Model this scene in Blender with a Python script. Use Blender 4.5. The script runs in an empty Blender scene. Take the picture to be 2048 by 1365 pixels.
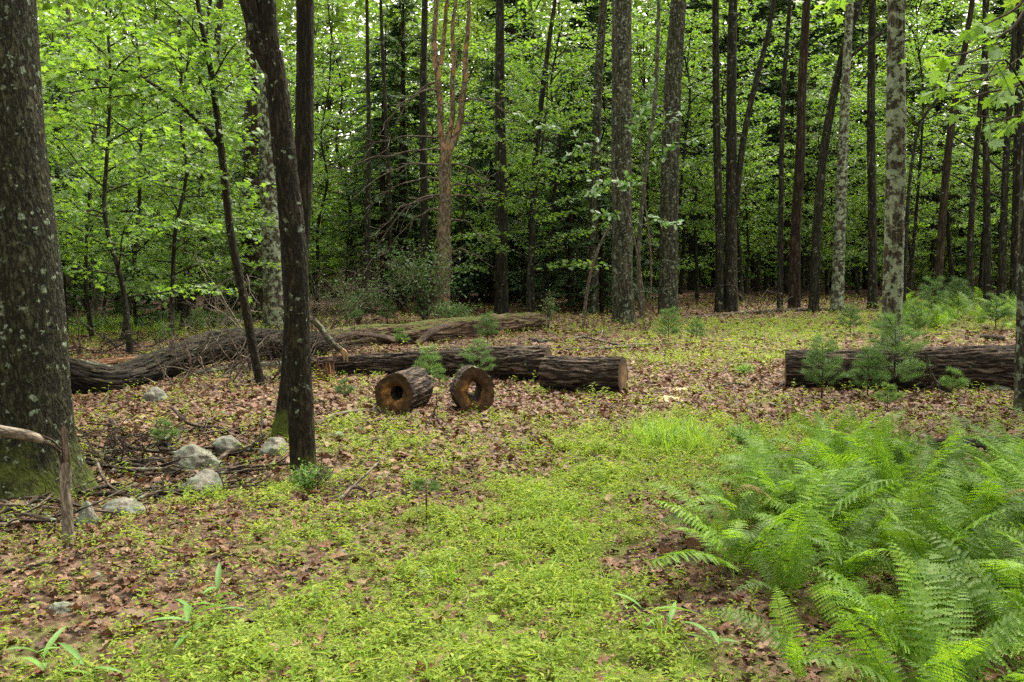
import bpy, math, random
import numpy as np

# ------------------------------------------------------------------ camera, world, sun, exposure
sc = bpy.context.scene
COL = sc.collection
F = 1991.0            # focal length in pixels of the 2048 px wide photograph (35 mm lens)
CAMH = 1.6
HORIZON = 525.0
PITCH = math.atan((682.5 - HORIZON) / F)
cam_d = bpy.data.cameras.new('camera')
cam_d.lens = 35.0
cam_d.sensor_width = 36.0
cam_d.clip_end = 1000.0
cam_d.clip_start = 0.05
cam = bpy.data.objects.new('camera', cam_d)
cam.location = (0, 0, CAMH)
cam.rotation_euler = (math.pi / 2 - PITCH, 0, 0)
COL.objects.link(cam)
sc.camera = cam

SUN_EL, SUN_AZ = 62.0, 35.0      # azimuth clockwise from +Y (into the picture)
world = bpy.data.worlds.new('World')
sc.world = world
world.use_nodes = True
wn = world.node_tree
for n in list(wn.nodes):
    wn.nodes.remove(n)
sky = wn.nodes.new('ShaderNodeTexSky')
sky.sky_type = 'NISHITA'
sky.sun_disc = False
sky.sun_elevation = math.radians(SUN_EL)
sky.sun_rotation = math.radians(SUN_AZ)
sky.air_density = 1.0
sky.dust_density = 3.0
hs = wn.nodes.new('ShaderNodeHueSaturation')
hs.inputs['Saturation'].default_value = 0.12      # cloud cover: the sky is white, not blue
hs.inputs['Value'].default_value = 1.0
bg = wn.nodes.new('ShaderNodeBackground')
bg.inputs['Strength'].default_value = 0.15
wo = wn.nodes.new('ShaderNodeOutputWorld')
wn.links.new(sky.outputs[0], hs.inputs['Color'])
wt = wn.nodes.new('ShaderNodeMix')          # camera white balance set for shade: cloud light reads slightly warm
wt.data_type = 'RGBA'
wt.blend_type = 'MULTIPLY'
wt.inputs[0].default_value = 1.0
wt.inputs[7].default_value = (1.0, 0.965, 0.87, 1.0)
wn.links.new(hs.outputs[0], wt.inputs[6])
wn.links.new(wt.outputs[2], bg.inputs['Color'])
wn.links.new(bg.outputs[0], wo.inputs['Surface'])

sun_d = bpy.data.lights.new('sun', 'SUN')
sun_d.energy = 1.5
sun_d.angle = math.radians(25)
sun_d.color = (1.0, 0.92, 0.76)
sun = bpy.data.objects.new('sun', sun_d)
COL.objects.link(sun)
sun.location = (0, 0, 40)
sun.rotation_euler = (math.radians(90 - SUN_EL), 0, math.radians(180 - SUN_AZ))

sc.view_settings.view_transform = 'Standard'
sc.view_settings.look = 'None'
sc.view_settings.gamma = 1.0
sc.view_settings.use_curve_mapping = False
sc.view_settings.exposure = 2.2
sc.render.engine = 'CYCLES'
cy = sc.cycles
cy.max_bounces = 7
cy.diffuse_bounces = 5
cy.glossy_bounces = 2
cy.transmission_bounces = 3
cy.transparent_max_bounces = 4
cy.caustics_reflective = False
cy.caustics_refractive = False
cy.use_denoising = False
cy.use_adaptive_sampling = True
cy.adaptive_threshold = 0.01
cy.sample_clamp_indirect = 6.0

rng = np.random.default_rng(7)
random.seed(7)

# ------------------------------------------------------------------ noise
_perm = np.random.default_rng(3).permutation(256)
_perm = np.concatenate([_perm, _perm, _perm])
_grad = np.random.default_rng(4).normal(size=(256, 3))
_grad /= np.linalg.norm(_grad, axis=1)[:, None]


def noise(p):
    """gradient noise, p (...,3) -> about -1..1"""
    p = np.asarray(p, float)
    i = np.floor(p).astype(int)
    f = p - i
    u = f * f * f * (f * (f * 6 - 15) + 10)
    i &= 255
    out = 0
    for dx in (0, 1):
        wx = u[..., 0] if dx else 1 - u[..., 0]
        for dy in (0, 1):
            wy = u[..., 1] if dy else 1 - u[..., 1]
            for dz in (0, 1):
                wz = u[..., 2] if dz else 1 - u[..., 2]
                h = _perm[_perm[_perm[(i[..., 0] + dx) & 255] + ((i[..., 1] + dy) & 255)] + ((i[..., 2] + dz) & 255)]
                g = _grad[h]
                d = f - np.array([dx, dy, dz])
                out = out + wx * wy * wz * (g * d).sum(-1)
    return out * 1.6


def fbm(p, oct=3):
    a, s, o = 1.0, 0.0, 0.0
    p = np.asarray(p, float)
    for k in range(oct):
        s = s + a * noise(p * (2 ** k) + 17.3 * k)
        o += a
        a *= 0.5
    return s / o


def sstep(a, b, x):
    t = np.clip((x - a) / (b - a), 0, 1)
    return t * t * (3 - 2 * t)


# ------------------------------------------------------------------ ground height and pixel rays
def H(x, y):
    x = np.asarray(x, float)
    y = np.asarray(y, float)
    z = np.zeros(np.broadcast(x, y).shape)
    p = np.stack(np.broadcast_arrays(x, y, 0 * x), -1)
    near = sstep(0.0, 4.0, y)
    z = z + near * 0.05 * noise(p * 0.45 + 5.1) + near * 0.02 * noise(p * 1.7)
    z = z - 0.20 * np.exp(-(((x + 2.7) / 1.5) ** 2 + ((y - 8.2) / 1.8) ** 2))      # hollow by the stones
    z = z + 0.10 * np.exp(-(((x - 1.9) / 1.3) ** 2 + ((y - 5.6) / 1.8) ** 2))      # rise under the ferns
    z = z - 0.35 * sstep(-4, -12, x) * sstep(14, 26, y)
    z = z + 0.5 * noise(p * 0.05 + 2.0) * sstep(22, 45, y)
    r = np.sqrt(x * x + y * y)
    z = z + 16.0 * sstep(72, 160, r)                                               # rise added far behind to block the bright sky at the horizon
    return z


def ray(px, py):
    xc = (px - 1024.0) / F
    yc = (682.5 - py) / F
    c, s = math.cos(PITCH), math.sin(PITCH)
    return np.array([xc, c + yc * s, -s + yc * c])


def at(px, py, Y):
    d = ray(px, py)
    return np.array([0, 0, CAMH]) + d * (Y / d[1])


def G(px, py):
    """point of the ground seen at a pixel"""
    d = ray(px, py)
    lo = 2.0
    prev = None
    for Y in np.concatenate([np.arange(2.0, 20, 0.1), np.arange(20, 90, 0.5)]):
        p = np.array([0, 0, CAMH]) + d * (Y / d[1])
        e = p[2] - float(H(p[0], p[1]))
        if e < 0:
            if prev is None:
                return np.array([p[0], p[1], float(H(p[0], p[1]))])
            t = prev[1] / (prev[1] - e)
            Yh = prev[0] + (Y - prev[0]) * t
            p = np.array([0, 0, CAMH]) + d * (Yh / d[1])
            return np.array([p[0], p[1], float(H(p[0], p[1]))])
        prev = (Y, e)
    p = np.array([0, 0, CAMH]) + d * (60 / d[1])
    return np.array([p[0], p[1], float(H(p[0], p[1]))])


def gz(x, y):
    return float(H(x, y))


# ------------------------------------------------------------------ mesh helpers
class MB:
    def __init__(s):
        s.v, s.f3, s.f4, s.bk, s.n = [], [], [], [], 0

    def add(s, v, f, bk=None):
        v = np.asarray(v, float).reshape(-1, 3)
        f = np.asarray(f, int)
        s.v.append(v)
        s.bk.append(v if bk is None else np.asarray(bk, float).reshape(-1, 3))
        (s.f3 if f.shape[1] == 3 else s.f4).append(f + s.n)
        s.n += len(v)
        return s

    def mesh(s, name, origin=(0, 0, 0), smooth=True):
        v = np.concatenate(s.v) - np.asarray(origin)
        bk = np.concatenate(s.bk)
        f3 = np.concatenate(s.f3) if s.f3 else np.zeros((0, 3), int)
        f4 = np.concatenate(s.f4) if s.f4 else np.zeros((0, 4), int)
        m = bpy.data.meshes.new(name)
        m.vertices.add(len(v))
        m.vertices.foreach_set('co', v.ravel().astype(np.float32))
        nl = f3.size + f4.size
        m.loops.add(nl)
        m.loops.foreach_set('vertex_index', np.concatenate([f3.ravel(), f4.ravel()]).astype(np.int32))
        npoly = len(f3) + len(f4)
        m.polygons.add(npoly)
        ls = np.concatenate([np.arange(len(f3)) * 3, len(f3) * 3 + np.arange(len(f4)) * 4])
        m.polygons.foreach_set('loop_start', ls.astype(np.int32))
        m.polygons.foreach_set('use_smooth', np.full(npoly, smooth))
        a = m.attributes.new('bk', 'FLOAT_VECTOR', 'POINT')
        a.data.foreach_set('vector', bk.ravel().astype(np.float32))
        m.update(calc_edges=True)
        return m


def resample(path, radii, step):
    path = np.asarray(path, float)
    radii = np.asarray(radii, float)
    n = len(path)
    if n == 2:
        P = path
        t = np.array([0, 1.0])
    ext = np.vstack([2 * path[0] - path[1], path, 2 * path[-1] - path[-2]])
    pts, rr = [], []
    for i in range(n - 1):
        p0, p1, p2, p3 = ext[i:i + 4]
        L = np.linalg.norm(p2 - p1)
        st = step if np.isscalar(step) else step[i]
        k = max(1, int(math.ceil(L / st)))
        t = (np.arange(k) / k)[:, None]
        pts.append(0.5 * ((2 * p1) + (-p0 + p2) * t + (2 * p0 - 5 * p1 + 4 * p2 - p3) * t ** 2 + (-p0 + 3 * p1 - 3 * p2 + p3) * t ** 3))
        tt = t[:, 0]
        rr.append(radii[i] * (1 - tt) + radii[i + 1] * tt)
    pts.append(path[-1:])
    rr.append(radii[-1:])
    return np.concatenate(pts), np.concatenate(rr)


def tube(path, radii, seg=8, step=0.2, disp=None, flare=None, wob=0.0, closed_end=True, seed=0.0):
    """returns v, quads, bk; disp(bk, theta, s) -> metres of radial offset"""
    P, R = resample(path, radii, step)
    n = len(P)
    T = np.gradient(P, axis=0)
    T /= np.linalg.norm(T, axis=1)[:, None] + 1e-12
    U = np.zeros_like(P)
    a = np.array([0, 1.0, 0]) if abs(T[0][1]) < 0.9 else np.array([1.0, 0, 0])
    u = a - T[0] * a.dot(T[0])
    u /= np.linalg.norm(u)
    for i in range(n):
        u = u - T[i] * u.dot(T[i])
        u /= np.linalg.norm(u)
        U[i] = u
    W = np.cross(T, U)
    s = np.concatenate([[0], np.cumsum(np.linalg.norm(np.diff(P, axis=0), axis=1))])
    th = np.arange(seg) / seg * 2 * math.pi
    ct, st = np.cos(th), np.sin(th)
    Rm = np.repeat(R[:, None], seg, 1)
    r0 = R.mean()
    bk = np.stack([np.broadcast_to(ct * r0, (n, seg)), np.broadcast_to(st * r0, (n, seg)), np.repeat(s[:, None], seg, 1)], -1) + seed
    rad = Rm.copy()
    if wob:
        rad = rad * (1 + wob * noise(np.stack([np.broadcast_to(ct * 1.3, (n, seg)), np.broadcast_to(st * 1.3, (n, seg)), np.repeat((s / (r0 * 4))[:, None], seg, 1)], -1) + seed * 3.1))
    if flare is not None:
        amt, hh, k = flare
        e = np.exp(-s / hh)[:, None]
        rad = rad * (1 + amt * e * (0.75 + 0.35 * np.cos(k * th + seed)[None, :] + 0.2 * np.cos((k + 2) * th + 2 * seed)[None, :]))
    if disp is not None:
        rad = rad + disp(bk, th, s)
    V = P[:, None, :] + U[:, None, :] * (rad * ct)[..., None] + W[:, None, :] * (rad * st)[..., None]
    V = V.reshape(-1, 3)
    i = np.arange(n - 1)[:, None] * seg
    j = np.arange(seg)[None, :]
    jn = (j + 1) % seg
    f = np.stack([i + j, i + jn, i + seg + jn, i + seg + j], -1).reshape(-1, 4)
    return V, f, bk.reshape(-1, 3)


def furrow(depth=0.02, k=14.0, stretch=0.16, width=0.16):
    """deep winding lengthwise bark furrows"""
    def fn(bk, th, s):
        q = bk.copy()
        w = noise(bk * np.array([4, 4, 2.5])) * 0.03
        q = q * np.array([k, k, k * stretch]) + w[..., None] * k
        n1 = noise(q)
        n2 = noise(q * np.array([1.9, 1.9, 2.1]) + 31.0)
        d = -np.exp(-(n1 / width) ** 2) - 0.45 * np.exp(-(n2 / width) ** 2)
        d = d + 0.35 * noise(bk * np.array([30, 30, 18.0]))
        return depth * (d + 0.55)
    return fn


def scatter(tv, tf, pos, rot, scale):
    """bake N copies of a template; rot (N,3,3) columns = local axes"""
    tv = np.asarray(tv, float)
    tf = np.asarray(tf, int)
    scale = np.asarray(scale, float)
    if scale.ndim == 1:
        scale = scale[:, None]
    v = np.einsum('nij,nvj->nvi', rot, tv[None] * scale[:, None, :] if scale.shape[1] == 3 else tv[None] * scale[:, :, None]) + pos[:, None, :]
    f = tf[None] + (np.arange(len(pos)) * len(tv))[:, None, None]
    return v.reshape(-1, 3), f.reshape(-1, tf.shape[1])


def frames(d, n):
    """rotation with local y along d, z near n"""
    d = d / (np.linalg.norm(d, axis=1)[:, None] + 1e-9)
    n = n - d * (n * d).sum(1)[:, None]
    n /= np.linalg.norm(n, axis=1)[:, None] + 1e-9
    x = np.cross(d, n)
    return np.stack([x, d, n], -1)


def rotz(a):
    c, s = np.cos(a), np.sin(a)
    z, o = np.zeros_like(a), np.ones_like(a)
    return np.stack([np.stack([c, -s, z], -1), np.stack([s, c, z], -1), np.stack([z, z, o], -1)], -2)


def fan(outline, center, fold=0.0, droop=0.0):
    o = np.array(outline, float)
    pts = np.vstack([[center], o])
    z = fold * np.abs(pts[:, 0]) - droop * pts[:, 1] ** 2
    v = np.column_stack([pts, z])
    n = len(o)
    f = [[0, 1 + i, 1 + (i + 1) % n] for i in range(n)]
    return v, np.array(f)


def mirror(h):
    return h + [(-x, y) for x, y in reversed(h) if abs(x) > 1e-6]


MAPLE = fan(mirror([(0, 0.02), (0.16, -0.06), (0.40, 0.06), (0.36, 0.14), (0.46, 0.20), (0.24, 0.25), (0.40, 0.40), (0.60, 0.56), (0.42, 0.56), (0.42, 0.66), (0.20, 0.52), (0.20, 0.74), (0.10, 0.78), (0, 1.0)]), (0, 0.28), 0.18, 0.12)
MAPLE_S = fan(mirror([(0, 0), (0.42, 0.10), (0.25, 0.30), (0.52, 0.58), (0.18, 0.58), (0, 1.0)]), (0, 0.3), 0.2, 0.15)
OAK = fan(mirror([(0, 0), (0.14, 0.15), (0.26, 0.24), (0.12, 0.34), (0.34, 0.48), (0.16, 0.55), (0.34, 0.72), (0.14, 0.76), (0.16, 0.90), (0, 1.0)]), (0, 0.5), 0.15, 0.1)
OVAL = (np.array([(0, 0, 0), (0.27, 0.45, 0.06), (0, 1, -0.06), (-0.27, 0.45, 0.06)]), np.array([(0, 1, 2), (0, 2, 3)]))


def obj(name, mesh, mat, parent=None, loc=None, **props):
    o = bpy.data.objects.new(name, mesh)
    COL.objects.link(o)
    if mat is not None and not mesh.materials:
        mesh.materials.append(mat)
    if parent is not None:
        o.parent = parent
    if loc is not None:
        o.location = loc
    for k, v in props.items():
        o[k] = v
    return o


def thing(name, label, cat, loc, group=None):
    o = bpy.data.objects.new(name, None)
    o.empty_display_size = 0.1
    COL.objects.link(o)
    o.location = loc
    o['label'] = label
    o['category'] = cat
    if group:
        o['group'] = group
    return o


def tagged(name, mb, mat, label, cat, loc, group=None, smooth=True):
    o = obj(name, mb.mesh(name, loc, smooth), mat, None, loc)
    o['label'] = label
    o['category'] = cat
    if group:
        o['group'] = group
    return o


# ------------------------------------------------------------------ material helpers
class NT:
    def __init__(s, name):
        s.m = bpy.data.materials.new(name)
        s.m.use_nodes = True
        s.t = s.m.node_tree
        for n in list(s.t.nodes):
            s.t.nodes.remove(n)

    def n(s, typ, out=0, props=None, **inp):
        nd = s.t.nodes.new('ShaderNode' + typ)
        for k, v in (props or {}).items():
            setattr(nd, k, v)
        for k, v in inp.items():
            key = int(k[1:]) if k[0] == '_' and k[1:].isdigit() else k.replace('_', ' ')
            sk = nd.inputs[key]
            if hasattr(v, 'is_output'):
                s.t.links.new(v, sk)
            else:
                sk.default_value = v
        return nd.outputs[out]

    def math(s, op, a, b=0.0, clamp=False):
        return s.n('Math', props={'operation': op, 'use_clamp': clamp}, _0=a, _1=b)

    def mix(s, fac, a, b, blend='MIX'):
        nd = s.t.nodes.new('ShaderNodeMix')
        nd.data_type = 'RGBA'
        nd.blend_type = blend
        for sk, v in ((nd.inputs[0], fac), (nd.inputs[6], a), (nd.inputs[7], b)):
            if hasattr(v, 'is_output'):
                s.t.links.new(v, sk)
            else:
                sk.default_value = v if not isinstance(v, tuple) or len(v) == 4 else (*v, 1)
        return nd.outputs[2]

    def ramp(s, fac, stops, interp='LINEAR'):
        nd = s.t.nodes.new('ShaderNodeValToRGB')
        nd.color_ramp.interpolation = interp
        el = nd.color_ramp.elements
        while len(el) < len(stops):
            el.new(0.5)
        for e, (p, c) in zip(el, stops):
            e.position = p
            e.color = (*c, 1) if isinstance(c, tuple) else (c, c, c, 1)
        s.t.links.new(fac, nd.inputs[0])
        return nd.outputs[0]

    def vmul(s, v, k):
        return s.n('VectorMath', props={'operation': 'MULTIPLY'}, _0=v, _1=k)

    def vadd(s, v, k):
        return s.n('VectorMath', props={'operation': 'ADD'}, _0=v, _1=k)

    def noise(s, vec, scale, detail=3.0, rough=0.6, out=0):
        return s.n('TexNoise', out, Vector=vec, Scale=scale, Detail=detail, Roughness=rough)

    def bump(s, h, strength=0.5, dist=0.02):
        return s.n('Bump', Height=h, Strength=strength, Distance=dist)

    def done(s, surf):
        o = s.t.nodes.new('ShaderNodeOutputMaterial')
        s.t.links.new(surf, o.inputs['Surface'])
        return s.m


def bark(name, dark, mid, light, k=16.0, stretch=0.16, lichen=0.0, lcol=(0.24, 0.30, 0.20), moss=0.0, mossh=None, mosstop=0.0, spots=0.0, orange=0.0, bump=0.6, tint=(1.0, 1.0, 1.0)):
    b = NT(name)
    bk = b.n('Attribute', 1, props={'attribute_name': 'bk'})
    warp = b.noise(bk, 5.0, 2.0, out=1)
    v = b.vadd(b.vmul(bk, (k, k, k * stretch)), b.vmul(warp, (0.8, 0.8, 0.3)))
    n1 = b.noise(v, 1.0, 3.0, 0.55)
    rid = b.math('ABSOLUTE', b.math('SUBTRACT', n1, 0.5))
    rid = b.math('MULTIPLY', rid, 6.0, True)
    fine = b.noise(bk, 60.0, 3.0, 0.7)
    col = b.ramp(rid, [(0.0, dark), (0.35, mid), (1.0, light)])
    col = b.mix(0.5, col, b.ramp(fine, [(0.25, (0.35, 0.35, 0.35)), (0.7, (1.15, 1.12, 1.1))]), 'MULTIPLY')
    big = b.noise(bk, 1.7, 3.0)
    col = b.mix(1.0, col, tint, 'MULTIPLY')
    col = b.mix(0.45, col, b.ramp(big, [(0.3, (0.55, 0.55, 0.55)), (0.7, (1.35, 1.3, 1.25))]), 'MULTIPLY')
    hgt = b.math('ADD', b.math('MULTIPLY', rid, 0.8), b.math('MULTIPLY', fine, 0.25))
    if orange:
        on = b.noise(b.vmul(bk, (1, 1, 0.45)), 6.5, 4.0)
        of = b.ramp(on, [(0.5 - 0.12 * orange, 0.0), (0.54 - 0.12 * orange, 1.0)])
        col = b.mix(of, col, b.ramp(fine, [(0.2, (0.13, 0.06, 0.028)), (0.8, (0.40, 0.225, 0.11))]))
    if lichen:
        ln = b.noise(b.vadd(bk, (3.1, 1.7, 9.2)), 8.5, 5.0, 0.68)
        lf = b.ramp(ln, [(0.66 - 0.22 * lichen, 0.0), (0.72 - 0.22 * lichen, 1.0)])
        lc = b.mix(b.noise(bk, 25.0, 2.0), (lcol[0] * 0.6, lcol[1] * 0.62, lcol[2] * 0.6), (lcol[0] * 1.35, lcol[1] * 1.3, lcol[2] * 1.35))
        col = b.mix(b.math('MULTIPLY', lf, 0.9), col, lc)
    if spots:
        for sc_, off in ((11.0, 0.0), (24.0, 4.0)):
            vv = b.vadd(b.vadd(bk, (off, off, off)), b.vmul(b.noise(bk, 22.0, 4.0, out=1), (0.09, 0.09, 0.09)))
            d = b.n('TexVoronoi', 0, Vector=vv, Scale=sc_)
            c = b.n('TexVoronoi', 1, Vector=vv, Scale=sc_)
            r = b.n('SeparateColor', 0, Color=c)
            on = b.math('GREATER_THAN', r, 1.0 - 0.42 * spots)
            inside = b.ramp(d, [(0.24, 1.0), (0.34, 0.0)])
            sp = b.math('MULTIPLY', b.math('MULTIPLY', on, inside), b.ramp(b.noise(bk, 2.6, 4.0, 0.7), [(0.36, 0.0), (0.48, 1.0)]))
            sp = b.math('MULTIPLY', sp, b.ramp(b.noise(bk, 90.0, 2.0, 0.7), [(0.35, 0.35), (0.6, 1.0)]))
            shade = b.noise(bk, 40.0, 2.0)
            col = b.mix(sp, col, b.mix(shade, (0.10, 0.15, 0.09), (0.33, 0.40, 0.28)))
    if moss or mosstop:
        mn = b.noise(bk, 6.0, 4.0, 0.65)
        geo = b.n('NewGeometry', 0)
        sep = b.n('SeparateXYZ', 2, Vector=geo)
        nz = b.n('SeparateXYZ', 2, Vector=b.n('NewGeometry', 1))
        f = None
        if mossh:
            f = b.n('MapRange', 0, Value=sep, _1=mossh[0], _2=mossh[1], _3=1.0, _4=0.0)
            f = b.math('MULTIPLY', f, moss)
        if mosstop:
            g = b.math('MULTIPLY', b.math('ADD', nz, 0.15, True), mosstop)
            f = g if f is None else b.math('ADD', f, g)
        mf = b.ramp(b.math('ADD', f, b.math('SUBTRACT', mn, 0.9)), [(0.0, 0.0), (0.22, 1.0)])
        col = b.mix(mf, col, b.mix(b.noise(bk, 45.0, 2.0), (0.025, 0.036, 0.006), (0.10, 0.12, 0.02)))
    nrm = b.bump(hgt, bump, 0.03)
    return b.done(b.n('BsdfPrincipled', Base_Color=col, Roughness=0.9, Specular_IOR_Level=0.2, Normal=nrm))


def leafmat(name, cols, trans=0.4, tcol=None, rough=0.55, spec=0.35, under=None, objvar=0.25):
    b = NT(name)
    r = b.n('NewGeometry', 8)
    k = len(cols)
    col = b.ramp(r, [(i / max(1, k - 1), c) for i, c in enumerate(cols)])
    if objvar:
        orr = b.n('ObjectInfo', 5)
        col = b.mix(1.0, col, b.ramp(orr, [(0.0, (1 - objvar, 1 - objvar, 1 - objvar)), (0.5, (1, 1, 1)), (1.0, (1 + objvar, 1 + objvar * 0.8, 1))]), 'MULTIPLY')
    tc = b.mix(1.0, col, tcol or (1.5, 1.5, 0.7), 'MULTIPLY')
    front = col
    if under:
        front = b.mix(b.n('NewGeometry', 6), col, under)
    p = b.n('BsdfPrincipled', Base_Color=front, Roughness=rough, Specular_IOR_Level=spec)
    t = b.n('BsdfTranslucent', Color=tc)
    return b.done(b.n('MixShader', _0=trans, _1=p, _2=t))


MAT = {}
MAT['oak_bark'] = bark('oak_bark', (0.014, 0.011, 0.008), (0.042, 0.034, 0.023), (0.10, 0.086, 0.062), 30, 0.32, lichen=0.2, lcol=(0.17, 0.20, 0.13), spots=0.6, moss=0.7, mossh=(-0.2, 0.9), tint=(0.5, 0.6, 0.44))
MAT['twin_bark'] = bark('twin_bark', (0.012, 0.010, 0.007), (0.034, 0.027, 0.018), (0.075, 0.063, 0.043), 30, 0.24, lichen=0.16, lcol=(0.14, 0.16, 0.10), spots=0.2, moss=0.55, mossh=(-0.2, 0.5), tint=(0.5, 0.52, 0.42))
MAT['foot_bark'] = bark('foot_bark', (0.012, 0.010, 0.007), (0.034, 0.027, 0.018), (0.075, 0.063, 0.043), 26, 0.15, lichen=0.1, lcol=(0.16, 0.18, 0.12), moss=1.15, mossh=(-0.1, 0.4), tint=(0.5, 0.52, 0.42))
MAT['dark_bark'] = bark('dark_bark', (0.010, 0.008, 0.006), (0.032, 0.026, 0.019), (0.08, 0.068, 0.052), 14, 0.15, lichen=0.28, lcol=(0.17, 0.19, 0.13), tint=(0.58, 0.68, 0.54))
MAT['brown_bark'] = bark('brown_bark', (0.013, 0.009, 0.006), (0.042, 0.029, 0.020), (0.092, 0.066, 0.047), 13, 0.15, lichen=0.12, lcol=(0.17, 0.18, 0.12), tint=(0.66, 0.7, 0.6))
MAT['lichen_bark'] = bark('lichen_bark', (0.018, 0.014, 0.011), (0.06, 0.048, 0.036), (0.13, 0.108, 0.082), 18, 0.15, lichen=0.78, lcol=(0.25, 0.30, 0.19), spots=0.5, moss=0.5, mossh=(-0.2, 0.8), tint=(0.92, 1.0, 0.86))
MAT['spotted_bark'] = bark('spotted_bark', (0.015, 0.012, 0.009), (0.05, 0.042, 0.030), (0.11, 0.093, 0.070), 15, 0.15, lichen=0.42, lcol=(0.18, 0.215, 0.14), spots=0.6, moss=0.6, mossh=(-0.3, 0.8), tint=(0.72, 0.84, 0.68))
MAT['grey_bark'] = bark('grey_bark', (0.028, 0.024, 0.019), (0.085, 0.076, 0.062), (0.17, 0.155, 0.128), 18, 0.25, lichen=0.4, lcol=(0.19, 0.22, 0.15), tint=(0.92, 1.0, 0.86))
MAT['log_bark'] = bark('log_bark', (0.012, 0.008, 0.006), (0.055, 0.042, 0.034), (0.18, 0.145, 0.12), 16, 0.14, lichen=0.08, bump=0.9, mosstop=0.1, tint=(0.8, 0.77, 0.72))
MAT['old_log_bark'] = bark('old_log_bark', (0.012, 0.009, 0.006), (0.03, 0.023, 0.017), (0.095, 0.077, 0.06), 12, 0.12, mosstop=0.36, bump=0.9, tint=(0.48, 0.5, 0.45))
MAT['mossy_log'] = bark('mossy_log', (0.022, 0.013, 0.008), (0.10, 0.065, 0.04), (0.19, 0.14, 0.095), 14, 0.1, mosstop=0.6, bump=0.9)
MAT['dead_pine'] = bark('dead_pine', (0.04, 0.028, 0.02), (0.14, 0.10, 0.075), (0.26, 0.2, 0.15), 14, 0.3, lichen=0.5, lcol=(0.19, 0.2, 0.15), orange=-0.75, tint=(0.95, 1.0, 0.84))
MAT['dead_pine_limb'] = bark('dead_pine_limb', (0.04, 0.028, 0.02), (0.14, 0.10, 0.075), (0.26, 0.2, 0.15), 14, 0.3, lichen=0.2, lcol=(0.19, 0.2, 0.15), orange=-0.1, tint=(0.95, 1.0, 0.84))
MAT['stick'] = bark('stick', (0.03, 0.022, 0.016), (0.10, 0.075, 0.055), (0.22, 0.175, 0.135), 30, 0.2, lichen=0.35, bump=0.4)
MAT['dark_stick'] = bark('dark_stick', (0.012, 0.009, 0.007), (0.04, 0.03, 0.022), (0.09, 0.07, 0.052), 30, 0.2, lichen=0.2, bump=0.4)
MAT['pale_twig'] = bark('pale_twig', (0.13, 0.11, 0.09), (0.27, 0.23, 0.19), (0.4, 0.35, 0.29), 30, 0.2, bump=0.3)
MAT['red_wood'] = bark('red_wood', (0.03, 0.014, 0.007), (0.14, 0.066, 0.032), (0.34, 0.19, 0.10), 26, 0.08, bump=0.8)
MAT['pale_wood'] = bark('pale_wood', (0.2, 0.12, 0.06), (0.5, 0.34, 0.2), (0.65, 0.5, 0.33), 40, 0.05, bump=0.5)
MAT['snag_wood'] = bark('snag_wood', (0.025, 0.017, 0.012), (0.09, 0.062, 0.045), (0.2, 0.15, 0.11), 40, 0.06, bump=0.8)
MAT['snag_bark'] = bark('snag_bark', (0.08, 0.065, 0.05), (0.2, 0.165, 0.13), (0.32, 0.275, 0.22), 20, 0.3, lichen=0.3, bump=0.3)

MAT['maple_leaf'] = leafmat('maple_leaf', [(0.065, 0.145, 0.026), (0.105, 0.205, 0.035), (0.16, 0.265, 0.047)], 0.52, (1.7, 1.62, 0.72), rough=0.45, spec=0.4, under=(0.16, 0.25, 0.11))
MAT['bright_maple_leaf'] = leafmat('bright_maple_leaf', [(0.09, 0.22, 0.028), (0.135, 0.27, 0.036), (0.18, 0.31, 0.045)], 0.5, (1.6, 1.5, 0.6), under=(0.28, 0.4, 0.2), objvar=0.25)
MAT['oak_leaf'] = leafmat('oak_leaf', [(0.045, 0.12, 0.02), (0.07, 0.17, 0.03), (0.10, 0.2, 0.03)], 0.35, (1.6, 1.6, 0.7), under=(0.32, 0.42, 0.27))
MAT['canopy_leaf'] = leafmat('canopy_leaf', [(0.062, 0.125, 0.026), (0.10, 0.18, 0.035), (0.15, 0.235, 0.047)], 0.5, (1.7, 1.6, 0.75), rough=0.45, spec=0.4)
MAT['hemlock_needle'] = leafmat('hemlock_needle', [(0.035, 0.075, 0.027), (0.055, 0.105, 0.037), (0.08, 0.135, 0.05)], 0.3, (1.4, 1.4, 0.8), rough=0.55)
MAT['pine_needle'] = leafmat('pine_needle', [(0.06, 0.13, 0.04), (0.10, 0.185, 0.055), (0.15, 0.23, 0.065)], 0.35, (1.3, 1.4, 0.8), rough=0.5)
MAT['laurel_leaf'] = leafmat('laurel_leaf', [(0.05, 0.11, 0.03), (0.08, 0.155, 0.042), (0.12, 0.19, 0.06)], 0.3, (1.4, 1.4, 0.7), rough=0.5, spec=0.35)
MAT['fern_leaf'] = leafmat('fern_leaf', [(0.085, 0.195, 0.022), (0.135, 0.255, 0.03), (0.19, 0.31, 0.04)], 0.42, (1.45, 1.45, 0.6), rough=0.5, spec=0.3, objvar=0.5)
MAT['old_fern'] = leafmat('old_fern', [(0.17, 0.15, 0.04), (0.24, 0.17, 0.06), (0.2, 0.11, 0.04)], 0.3, (1.3, 1.2, 0.7), rough=0.6, spec=0.2)
MAT['seedling_leaf'] = leafmat('seedling_leaf', [(0.13, 0.22, 0.03), (0.20, 0.30, 0.04), (0.26, 0.35, 0.05), (0.34, 0.40, 0.09)], 0.45, (1.5, 1.4, 0.6), rough=0.6, spec=0.15, objvar=0)
MAT['grass_blade'] = leafmat('grass_blade', [(0.14, 0.28, 0.035), (0.21, 0.36, 0.045), (0.30, 0.42, 0.07)], 0.45, (1.5, 1.4, 0.6), objvar=0)
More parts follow.
